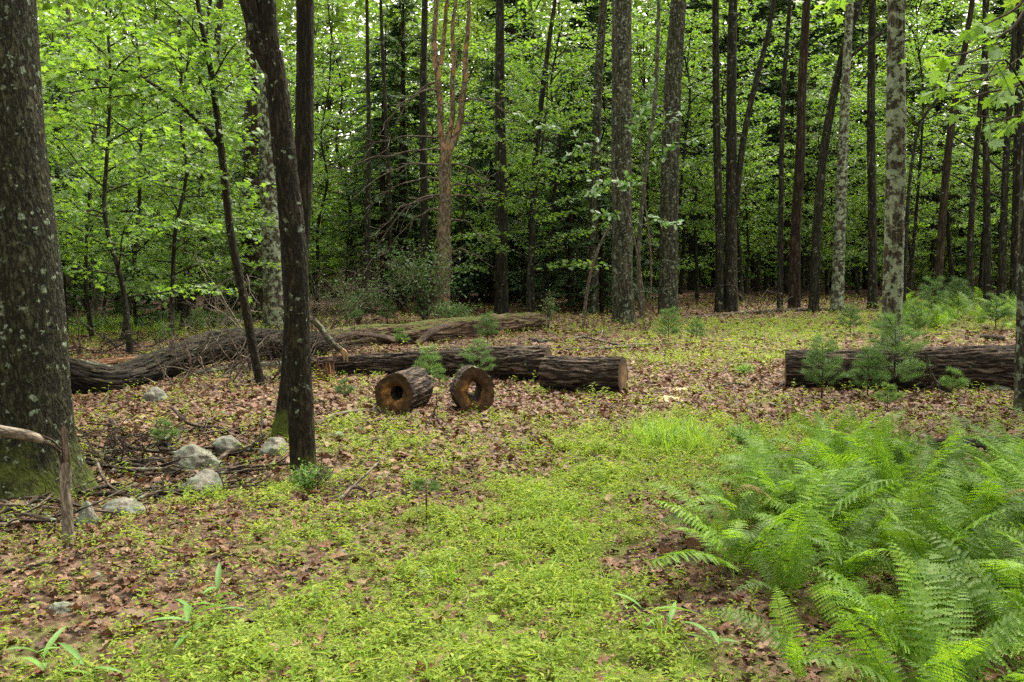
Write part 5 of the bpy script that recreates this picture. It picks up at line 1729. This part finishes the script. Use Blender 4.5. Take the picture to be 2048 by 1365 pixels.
def fern(x, y, nf, s, r, label, group, upright=False):
    o = thing('fern', label, 'fern', (x, y, gz(x, y)), group)
    a0 = r.uniform(0, 6.28)
    for k in range(nf):
        old = r.uniform() < .025 and not upright and y > 4.6
        f = obj('frond', OLD_FROND[k % 2] if old else FROND[int(r.integers(0, 12))] if not upright else FROND[6], MAT['old_fern' if old else 'fern_leaf'], o)
        f.rotation_euler = (r.normal(-.02, .2), r.normal(0, .22), a0 + k * 6.283 / nf + r.normal(0, .3))
        f.scale = (s * r.uniform(.75, 1.15),) * 3
        f.location = (r.normal(0, .025), r.normal(0, .025), 0)
    return o


r = np.random.default_rng(62)
placed = []
FL = 'feathery green fern crowded into the dense bed below the long right log'
tries = 0
while len(placed) < 120 and tries < 6000:
    tries += 1
    y = math.sqrt(r.uniform(2.9 ** 2, 7.9 ** 2))
    x = r.uniform(.6, .60 * y + .5)
    xmin = np.interp(y, [2.9, 3.2, 3.9, 4.4, 5.0, 5.8, 6.6, 7.4, 7.9], [1.2, 1.24, 1.12, 1.03, 1.0, 1.18, 1.55, 2.1, 2.5])
    if x < xmin + r.uniform(-.06, .2):
        continue
    # open soil at the picture's foot and the dark log's bed
    if 3.5 < y < 4.1 and x < 1.4 and r.uniform() < .8:
        continue
    if 6.6 < y < 9 and 1800 < x / y * F + 1024 < 2030 or (y > 6 and 1850 < x / y * F + 1024 < 2000 and r.uniform() < .6):
        continue
    if all((x - a) ** 2 + (y - b) ** 2 > .205 ** 2 for a, b in placed):
        placed.append((x, y))
        fern(x, y, int(r.integers(6, 10)), r.uniform(.52, 1.1) * float(np.interp(y, [3.6, 5.2, 7.8], [.9, .96, .7])), r, FL, 'ferns in the dense bed')
g = G(1645, 893)
fern(g[0], g[1], 3, .62, r, 'lone upright fern standing apart in front of the pine seedling', None, True)
g = G(1610, 1372)
fern(g[0], g[1] + .05, 4, .62, r, 'small pale fern at the bare soil edge of the fern bed', None)
for k in range(56):
    px, py = r.uniform(1790, 2070), r.uniform(606, 668)
    g = G(px, py)
    fern(g[0], g[1], 5, r.uniform(.9, 1.3), r, 'pale green fern in the patch before the bare limbed pine', 'ferns in the far patch')

# ------------------------------------------------------------------ pine seedlings
def pine_tpl(r, h, whorls, bl, nlen):
    st, nd = MB(), MB()
    P = np.array([[0, 0, -.02], [r.normal(0, .01), r.normal(0, .01), h * .5], [r.normal(0, .015), r.normal(0, .015), h]])
    st.add(*tube(P, [.009 * h + .003, .006 * h + .002, .002], 6, .06))
    pos, dirs = [], []

    def tuft(a, b, k, n):
        t = r.uniform(.25 if k else .0, 1.0, n)
        ax = (b - a) / np.linalg.norm(b - a)
        pos.append(a + (b - a) * t[:, None])
        q = r.normal(size=(n, 3))
        q -= ax * (q @ ax)[:, None]
        q /= np.linalg.norm(q, axis=1)[:, None]
        dirs.append(q * r.uniform(.5, 1.0, n)[:, None] + ax * r.uniform(.5, 1.1, n)[:, None] + [0, 0, .1])
    tuft(P[1] * .7 + P[2] * .3, P[2], 0, 120 if whorls > 1 else 40)
    for w in range(whorls):
        u = .25 + .68 * w / max(1, whorls - 1)
        c0 = np.array([np.interp(u * h, P[:, 2], P[:, 0]), np.interp(u * h, P[:, 2], P[:, 1]), u * h])
        for k in range(int(r.integers(4, 7))):
            c = c0 + [0, 0, r.uniform(-.07, .07) * h] if whorls > 1 else np.array([P[2][0], P[2][1], h * r.uniform(.72, .95)])
            a = k * 1.35 + w + r.uniform(-.3, .3)
            L = bl * (1.15 - .8 * u) * r.uniform(.75, 1.15)
            d = np.array([math.cos(a), math.sin(a), r.uniform(.25, 1.0)])
            e = c + d * L
            st.add(*tube(np.array([c, c + d * L * .5 - [0, 0, .01], e]), [.003, .0025, .0015], 4, .1))
            tuft(c, e, 1, int((210 if whorls > 1 else 60) * L / bl))
            for sg in (-1, 1):
                o = c + d * L * .55
                d2 = np.array([math.cos(a + sg * .7), math.sin(a + sg * .7), d[2]])
                tuft(o, o + d2 * L * .45, 1, int(85 * L / bl))
    pos = np.concatenate(pos)
    dirs = np.concatenate(dirs)
    n = len(pos)
    tv = np.array([(-.5, 0, 0), (.5, 0, 0), (0, 1, -.06)])
    S = np.column_stack([np.full(n, .0032), nlen * r.uniform(.7, 1.2, n), np.full(n, .08)])
    nd.add(*scatter(tv, np.array([(0, 1, 2)]), pos, frames(dirs, r.normal(size=(n, 3))), S))
    return st.mesh('stem'), nd.mesh('needles', smooth=False)


r = np.random.default_rng(71)
PS = [pine_tpl(r, .72, 4, .28, .10), pine_tpl(r, .95, 5, .34, .105), pine_tpl(r, .5, 3, .22, .095), pine_tpl(r, 1.1, 5, .42, .11), pine_tpl(r, .30, 1, .075, .05)]


def pine_seedling(px, py, hpx, i, label, group=None):
    g = G(px, py)
    h = hpx * g[1] / F
    base_h = [.78, 1.02, .56, 1.18, .34][i]
    s = h / base_h * .92
    o = thing('pine_seedling', label, 'pine seedling', g, group)
    o.rotation_euler = (0, 0, px * 1.3)
    o.scale = (s * 1.25, s * 1.25, s)
    obj('stem', PS[i][0], MAT['brown_bark'], o)
    obj('needles', PS[i][1], MAT['pine_needle'], o, kind='stuff')


pine_seedling(1643, 800, 135, 1, 'bushy blue green pine seedling in front of the right log end')
pine_seedling(1788, 797, 185, 3, 'tall pine seedling with a long leader in front of the right log')
pine_seedling(1735, 796, 105, 0, 'spreading pine seedling between two taller ones at the right log')
pine_seedling(1775, 822, 60, 2, 'tiny pine seedling on litter before the tall pine seedling')
pine_seedling(1905, 794, 62, 2, 'low pine seedling by the dark forked snag')
pine_seedling(1337, 690, 80, 1, 'upright pine seedling below the leaning lichened trunk')
pine_seedling(1393, 685, 52, 0, 'smaller pine seedling right of the upright one at the path')
pine_seedling(955, 770, 100, 3, 'feathery pine seedling behind the see-through hollow round')
pine_seedling(858, 770, 80, 0, 'feathery pine seedling between the two hollow rounds')
pine_seedling(880, 775, 40, 2, 'tiny pine seedling at the side of the sideways hollow round')
pine_seedling(975, 690, 70, 1, 'pine seedling growing before the mossy log top')
pine_seedling(800, 695, 42, 2, 'pine seedling sprouting at the rotten log slab')
pine_seedling(845, 648, 62, 1, 'pine seedling behind the rotten mossy log')
pine_seedling(775, 650, 50, 0, 'pine seedling behind the rotten log near the pale twigs')
pine_seedling(700, 655, 58, 0, 'pine seedling behind the rotten log end')
pine_seedling(853, 1044, 98, 4, 'tiny thin stemmed pine seedling alone among the green seedlings')
pine_seedling(1915, 640, 90, 1, 'rounded pine seedling in the far fern patch')
pine_seedling(1862, 650, 105, 3, 'tall leader pine seedling left of the rounded one')
pine_seedling(1990, 660, 75, 0, 'bushy pine seedling at the end of the far fern patch')
pine_seedling(1700, 672, 70, 1, 'pine seedling left of the pale lichen plated trunk')
pine_seedling(1830, 672, 62, 0, 'pine seedling right of the pale lichen plated trunk')
pine_seedling(1760, 668, 40, 2, 'small pine seedling against the pale lichen plated trunk')
pine_seedling(330, 896, 60, 2, 'tiny pine seedling behind the crooked dark branch')
pine_seedling(690, 800, 45, 2, 'tiny pine seedling left of the sideways hollow round')
pine_seedling(330, 690, 46, 0, 'low pine seedling behind the curved fallen trunk')
pine_seedling(395, 672, 60, 1, 'bushy pine seedling by the dead shrub behind the curved trunk')

# ------------------------------------------------------------------ laurel and small shrubs
def shrub(label, px, py, wpx, hpx, Y, nbr, leaf, mat, seed, tpl=OVAL, name='shrub', group=None, dens=26):
    r = np.random.default_rng(seed)
    x, y = (px - 1024) / F * Y, Y
    g = np.array([x, y, gz(x, y)])
    W, Hh = wpx / 2 * Y / F, hpx * Y / F
    st, lf = MB(), MB()
    pos, dirs = [], []
    for k in range(nbr):
        a = r.uniform(0, 6.283)
        e = g + np.array([math.cos(a) * W * r.uniform(.2, 1), math.sin(a) * W * .8 * r.uniform(.2, 1), Hh * r.uniform(.35, 1)])
        m = g * .6 + e * .4 + np.array([0, 0, Hh * .15])
        st.add(*tube(np.array([g - [0, 0, .03], m, e]), [.010 * Hh + .003, .006 * Hh + .002, .002], 5, .15))
        for q in range(4):
            o = m * (1 - q / 4) + e * q / 4
            c = o + r.normal(0, 1, (dens // 4 + 2, 3)) * [W * .20, W * .20, Hh * .07]
            pos.append(c)
            dirs.append((c - o) + r.normal(0, .02, c.shape) + np.array([math.cos(a), math.sin(a), .1]) * .05)
    pos = np.concatenate(pos)
    dirs = np.concatenate(dirs)
    lf.add(*scatter(tpl[0], tpl[1], pos, leaf_rot(dirs, r, .5, .02), leaf * r.uniform(.6, 1.2, len(pos))))
    o = thing(name, label, 'shrub', g, group)
    obj('stems', st.mesh('stems', g), MAT['stick'], o)
    obj('foliage', lf.mesh('foliage', g, False), MAT[mat], o, kind='stuff')


shrub('glossy grey green laurel shrub at the foot of the dead pine', 850, 590, 230, 175, 26.5, 34, .11, 'laurel_leaf', 81, name='laurel_shrub', dens=40)
shrub('low glossy laurel sprouts behind the mossy log', 905, 640, 110, 55, 24.5, 20, .085, 'laurel_leaf', 82, name='laurel_shrub')
shrub('glossy laurel shrub behind the dead twigs', 715, 600, 170, 110, 26.0, 26, .10, 'laurel_leaf', 83, name='laurel_shrub')
shrub('bright leafy sprigs growing at the foot of the forking trunk', 610, 985, 110, 60, G(612, 985)[1], 16, .035, 'broad_blade', 84, name='leafy_sprig')
shrub('thin leafy seedling shrub beside the rotten log end', 1095, 650, 50, 95, 23.0, 10, .07, 'laurel_leaf', 85, name='leafy_shrub', dens=12)
shrub('low leafy bush at the path with tiny leaves', 1487, 752, 50, 34, G(1487, 752)[1], 12, .03, 'broad_blade', 86, name='leafy_bush')
shrub('dark leafy sprig at the edge of the ferns', 1500, 905, 110, 70, G(1500, 905)[1], 12, .035, 'broad_blade', 87, name='leafy_sprig', dens=18)
for k, (px, py, w, h) in enumerate(((180, 665, 150, 40), (420, 660, 170, 45), (60, 680, 150, 50), (330, 655, 120, 40), (580, 655, 120, 40))):
    shrub('low leafy undergrowth bush behind the curved fallen trunk', px, py, w, h, G(px, py)[1], 26, .09, 'laurel_leaf', 90 + k, name='undergrowth_bush', group='undergrowth behind the curved trunk')

# broad bladed grass plants at the lower left and by the log foot
def blade_leaf(L, w):
    n = 7
    t = np.linspace(0, 1, n)
    wd = w * np.sin(math.pi * (t * .93 + .05)) ** .7
    z = -.35 * L * t ** 2
    V = np.concatenate([np.column_stack([-wd / 2, L * t, z + wd * .25]), np.column_stack([0 * t, L * t, z]), np.column_stack([wd / 2, L * t, z + wd * .25])])
    f = []
    for k in range(n - 1):
        f += [(k, n + k, n + k + 1, k + 1), (n + k, 2 * n + k, 2 * n + k + 1, n + k + 1)]
    return MB().add(V, np.array(f)).mesh('leaf')


BL = [blade_leaf(.16, .026), blade_leaf(.12, .022), blade_leaf(.20, .03)]


def blade_plant(px, py, hpx, nl, label, seed, group=None, k=1.0):
    r = np.random.default_rng(seed)
    g = G(px, py)
    h = hpx * g[1] / F
    o = thing('broad_blade_grass', label, 'grass plant', g, group)
    P = np.array([[0, 0, -.01], [r.normal(0, .02), r.normal(0, .02), h * .5], [r.normal(0, .04), r.normal(0, .04), h * .9]])
    obj('stem', MB().add(*tube(P, [.003, .0025, .0012], 5, .05)).mesh('stem'), MAT['broad_blade'], o)
    for q in range(nl):
        u = .3 + .7 * q / max(1, nl - 1)
        l = obj('leaf', BL[q % 3], MAT['broad_blade'], o)
        l.location = (np.interp(u * h, P[:, 2], P[:, 0]), np.interp(u * h, P[:, 2], P[:, 1]), min(u, .9) * h)
        l.rotation_euler = (r.uniform(.2, .9), r.normal(0, .2), q * 2.6 + seed)
        l.scale = (k * r.uniform(.7, 1.1),) * 3


blade_plant(85, 1370, 90, 5, 'broad bladed grass plant beside the low tan stone', 1)
blade_plant(190, 1375, 80, 4, 'small broad bladed grass plant among yellow seedlings', 2)
blade_plant(375, 1290, 95, 6, 'broad bladed grass plant with drooping leaves in the bright carpet', 3)
blade_plant(440, 1240, 70, 5, 'taller broad bladed plant behind the drooping one', 5)
blade_plant(1330, 1275, 70, 4, 'broad bladed sprout on the bare soil by the ferns', 6)
blade_plant(1440, 1310, 60, 4, 'pale broad bladed sprout under the fern bed edge', 8)
for k, (px, py, h) in enumerate(((1118, 785, 26), (1140, 786, 22), (1160, 787, 28), (1225, 786, 30), (1180, 787, 18))):
    blade_plant(px, py, h, 5, 'leafy grass sprout at the foot of the sawn log section', 20 + k, 'sprouts at the sawn log', .8)
# pale young leaf pairs
MAPLE_ME = MB().add(*MAPLE).mesh('leaf', smooth=False)
OAK_ME = MB().add(*OAK).mesh('leaf', smooth=False)
for k, (px, py) in enumerate(((975, 1182), (960, 1215), (985, 1265))):
    g = G(px, py)
    o = thing('maple_seedling', ['pale two leaved maple seedling below the flat pinkish stone', 'pale two leaved maple seedling nearest the first one', 'darker leaved seedling in the green carpet'][k], 'seedling', g)
    obj('stem', MB().add(*tube(np.array([[0, 0, -.01], [0, 0, .06]]), [.0015, .001], 4, .05)).mesh('stem'), MAT['stick'], o)
    for q in range(2):
        l = obj('leaf', MAPLE_ME, MAT['seedling_leaf' if k < 2 else 'broad_blade'], o, (0, 0, .06))
        l.rotation_euler = (.1, 0, q * 2.9 + k + 1.2)
        l.scale = (.055,) * 3


# ------------------------------------------------------------------ leafy branches hanging into the picture
def leafy_limb(root, base, pts, rad, leaf_me, mat, lsize, ntw, tl, r, droop=.3, nleaf=4):
    """pts world; limb with side twigs and single leaves as parts"""
    mb = MB().add(*tube(pts, np.linspace(rad, rad * .25, len(pts)), 7, .06, None, None, .1))
    P, _ = resample(pts, np.ones(len(pts)), .05)
    leaves = []
    for q in range(ntw):
        k = int(len(P) * (.3 + .69 * (q + r.uniform(0, .8)) / ntw))
        k = min(len(P) - 2, k)
        bd = P[k + 1] - P[k]
        bd /= np.linalg.norm(bd)
        a = (1 if q % 2 else -1) * r.uniform(.5, 1.1)
        c, s = math.cos(a), math.sin(a)
        td = np.array([bd[0] * c - bd[1] * s, bd[0] * s + bd[1] * c, bd[2] + r.normal(-.05, .2)])
        td /= np.linalg.norm(td)
        L = tl * r.uniform(.5, 1.15)
        e = P[k] + td * L
        mb.add(*tube(np.array([P[k], (P[k] + e) / 2 + [0, 0, .01], e]), [.003, .002, .0012], 4, .1))
        for m in range(nleaf):
            t = (m + 1) / nleaf
            ld = td + r.normal(0, .55, 3) + np.array([0, 0, -droop])
            leaves.append((P[k] + td * L * t, ld))
    limb = obj('limb', mb.mesh('limb', base), MAT['dark_stick'], root)
    D = np.array([l[1] for l in leaves])
    up = np.tile([0, -.25, 1.0], (len(D), 1)) + r.normal(size=(len(D), 3)) * .55
    if mat == 'oak_leaf':
        fl = r.uniform(size=len(D)) < .4
        up[fl] = -(np.array([0, -.7, .7]) + r.normal(size=(fl.sum(), 3)) * .3)
    Rm = frames(D, up)
    from mathutils import Matrix
    for (p, d), R in zip(leaves, Rm):
        o = obj('leaf', leaf_me, MAT[mat], limb)
        o.matrix_local = Matrix.Translation(p - base) @ Matrix(R.tolist()).to_4x4() @ Matrix.Scale(lsize * r.uniform(.7, 1.15), 4)


MAPLE_BRIGHT = MB().add(*MAPLE).mesh('leaf', smooth=False)
SEEDLING_DARK = MB().add(*MAPLE).mesh('leaf', smooth=False)
r = np.random.default_rng(91)
# the maple outside the right edge, its branches reaching into the top right corner
bx, by = 3.9, 5.6
base = np.array([bx, by, gz(bx, by)])
root = thing('maple_tree', 'young maple with big bright yellow green leaves reaching in at the upper corner', 'maple', base)
obj('trunk', MB().add(*tube(np.array([base - [0, 0, .1], base + [.05, 0, 2.0], base + [-.1, .1, 3.6], base + [0, .1, 5.5]]), [.06, .045, .035, .012], 12, .1, None, (.2, .2, 4), .06)).mesh('trunk', base), MAT['grey_bark'], root)
for a, b, c, e in (((2120, -10, 5.4), (2020, 60, 5.2), (1940, 105, 5.0), (1850, 115, 4.9)), ((2130, 130, 5.5), (2040, 170, 5.3), (1960, 190, 5.2), (1880, 220, 5.1)), ((2130, 230, 5.4), (2060, 230, 5.3), (2000, 240, 5.2), (1960, 250, 5.1)), ((2110, -70, 5.3), (2040, 10, 5.1), (1990, 40, 5.0), (1950, 60, 4.9)), ((2130, 60, 5.7), (2050, 110, 5.7), (1990, 150, 5.6), (1900, 170, 5.5)), ((2130, 180, 5.1), (2070, 200, 4.9), (2010, 120, 4.8), (1970, 160, 4.7))):
    st_ = base + np.array([0, 0.05, at(*a)[2] - base[2] - .35])
    leafy_limb(root, base, np.array([st_, at(*a), at(*b), at(*c), at(*e)]), .012, MAPLE_BRIGHT, 'bright_maple_leaf', .072, 8, .26, r, .3, 4)

# oak sprays with pale leaf undersides in front of the big spotted trunk
def sapling_limb(label, bpx, bpy_, stem, sprays, mat, me, ls, seed, name='oak_sapling'):
    r = np.random.default_rng(seed)
    g = G(bpx, bpy_)
    Y = g[1]
    root = thing(name, label, 'sapling', g)
    P = np.array([g - [0, 0, .05]] + [at(x, y, Y) for x, y in stem])
    obj('trunk', MB().add(*tube(P, np.linspace(.024, .010, len(P)), 8, .12, None, None, .08)).mesh('trunk', g), MAT['stick'], root)
    for sp in sprays:
        pts = np.array([at(x, y, Y + dz) for x, y, dz in sp])
        leafy_limb(root, g, pts, .008, me, mat, ls, 8, .3, r, .25, 4)


sapling_limb('slim oak sapling with white backed leaves before the large spotted trunk', 1290, 668, [(1283, 560), (1262, 450), (1240, 390), (1215, 320)],
             [[(1262, 450, 0), (1290, 435, -.2), (1320, 440, -.3), (1350, 445, -.4)], [(1258, 440, 0), (1230, 430, -.2), (1205, 430, -.3)], [(1242, 395, 0), (1260, 375, -.2), (1250, 365, -.4)], [(1235, 380, 0), (1210, 365, -.2), (1190, 375, -.4)],
              [(1215, 320, 0), (1160, 280, -.3), (1100, 250, -.5), (1050, 235, -.6)], [(1215, 320, 0), (1190, 290, .2), (1150, 300, .3)]], 'oak_leaf', OAK_ME, .17, 3)
sapling_limb('slim oak sapling with pale leaves between the two large lichened trunks', 1300, 655, [(1302, 520), (1290, 400), (1283, 320), (1280, 260)],
             [[(1285, 330, 0), (1270, 275, -.3), (1275, 240, -.5)], [(1283, 320, 0), (1330, 250, -.5), (1350, 225, -.8)], [(1290, 400, 0), (1340, 300, -.6), (1390, 280, -.9)], [(1280, 260, 0), (1290, 220, -.2), (1300, 180, -.3)]], 'oak_leaf', OAK_ME, .17, 4)
# thin whip sapling at the right
r = np.random.default_rng(5)
for lb, pts, w in (('thin dark whip sapling bending right behind the far fern patch', [(1808, 610), (1815, 420), (1828, 300), (1845, 240), (1870, 205), (1893, 170), (1900, 140)], 8), ('pale thin leaning stem before the dark lichened trunk', [(1165, 655), (1178, 560), (1200, 490), (1222, 450)], 7)):
    g = G(*pts[0])
    Y = min(g[1], 30)
    P = np.array([at(x, y, Y) for x, y in pts])
    P[0][2] = gz(P[0][0], P[0][1]) - .05
    tagged('whip_sapling', MB().add(*tube(P, np.linspace(w, w * .5, len(P)) / 2 * Y / F, 8, .15, None, None, .08)), MAT['dark_bark' if w > 7 else 'stick'], lb, 'sapling', P[0])


# leaf sprays on the leaning sapling and low maples that lean in at the left
def near_maple(label, x, y, i, s, rz):
    tm, bm, lm, tmat, lmat = TPL['maple'][i]
    o = thing('maple_sapling', label, 'maple', (x, y, gz(x, y)))
    o.rotation_euler = (0, 0, rz)
    o.scale = (s, s, s)
    obj('trunk', tm, MAT[tmat], o)
    obj('branches', bm, MAT[tmat], o, kind='stuff')
    obj('crown', lm, MAT[lmat], o, kind='stuff')


p = at(260, 640, 17.5)
near_maple('nearest leafy maple sapling spreading over the gap beside the massive trunk', p[0], p[1], 1, .9, .4)
p = at(340, 640, 21.5)
near_maple('leafy maple sapling rising behind the leaning slim sapling', p[0], p[1], 3, .8, 2.0)


# leafy sprays on the leaning sapling's arching limbs: one foliage part each
def spray_part(root, pts, Y, n, tl, leaf, mat, seed):
    r = np.random.default_rng(seed)
    base = np.array(root.location)
    P = np.array([at(x, y, Y + dz) for x, y, dz in pts])
    Q, _ = resample(P, np.ones(len(P)), .05)
    wd, lf = MB(), MB()
    wd.add(*tube(P, np.linspace(.012, .004, len(P)), 6, .1, None, None, .1))
    pos, dirs = [], []
    for k in range(n):
        o = Q[int(len(Q) * (.12 + .87 * (k + r.uniform(0, .9)) / n)) % (len(Q) - 1)]
        a = r.uniform(0, 6.283)
        td = np.array([math.cos(a), math.sin(a), r.normal(.02, .2)])
        L = tl * r.uniform(.4, 1.2)
        e = o + td * L
        wd.add(*tube(np.array([o, (o + e) / 2 + [0, 0, .02], e]), [.004, .003, .0015], 4, .1))
        m = int(L / .06) + 2
        t = r.uniform(.15, 1, m)[:, None]
        pos.append(o + (e - o) * t + r.normal(0, .04, (m, 3)))
        dirs.append(td * .5 + r.normal(0, .6, (m, 3)) * [1, 1, .4])
    pos, dirs = np.concatenate(pos), np.concatenate(dirs)
    lf.add(*scatter(MAPLE[0], MAPLE[1], pos, leaf_rot(dirs, r, .4), leaf * r.uniform(.65, 1.2, len(pos))))
    obj('limb', wd.mesh('limb', base), MAT['twin_bark'], root)
    obj('foliage', lf.mesh('foliage', base, False), MAT[mat], root, kind='stuff')


lean = next(o for o in COL.objects if o.name == 'leaning_sapling')
Yl = G(522, 775)[1]
for k, pts in enumerate(([(438, 290, 0), (380, 225, -.3), (300, 165, -.5), (200, 140, -.7), (110, 150, -.8)], [(350, 205, -.3), (280, 190, -.5), (200, 200, -.6), (120, 230, -.7)], [(434, 230, 0), (380, 130, .3), (300, 70, .5), (200, 40, .6), (110, 60, .7)],
                         [(440, 300, 0), (420, 280, .6), (360, 270, 1.0), (280, 280, 1.2), (200, 300, 1.3)], [(425, 160, 0), (470, 90, -.2), (540, 60, -.3)], [(418, 120, 0), (380, 50, -.3), (320, 0, -.5), (250, -40, -.6)], [(430, 200, 0), (480, 150, .4), (520, 120, .7)],
                         [(446, 330, 0), (480, 380, -.3), (510, 400, -.5)])):
    spray_part(lean, pts, Yl, [22, 16, 22, 18, 8, 16, 8, 5][k], .5, .11, 'maple_leaf', 600 + k)
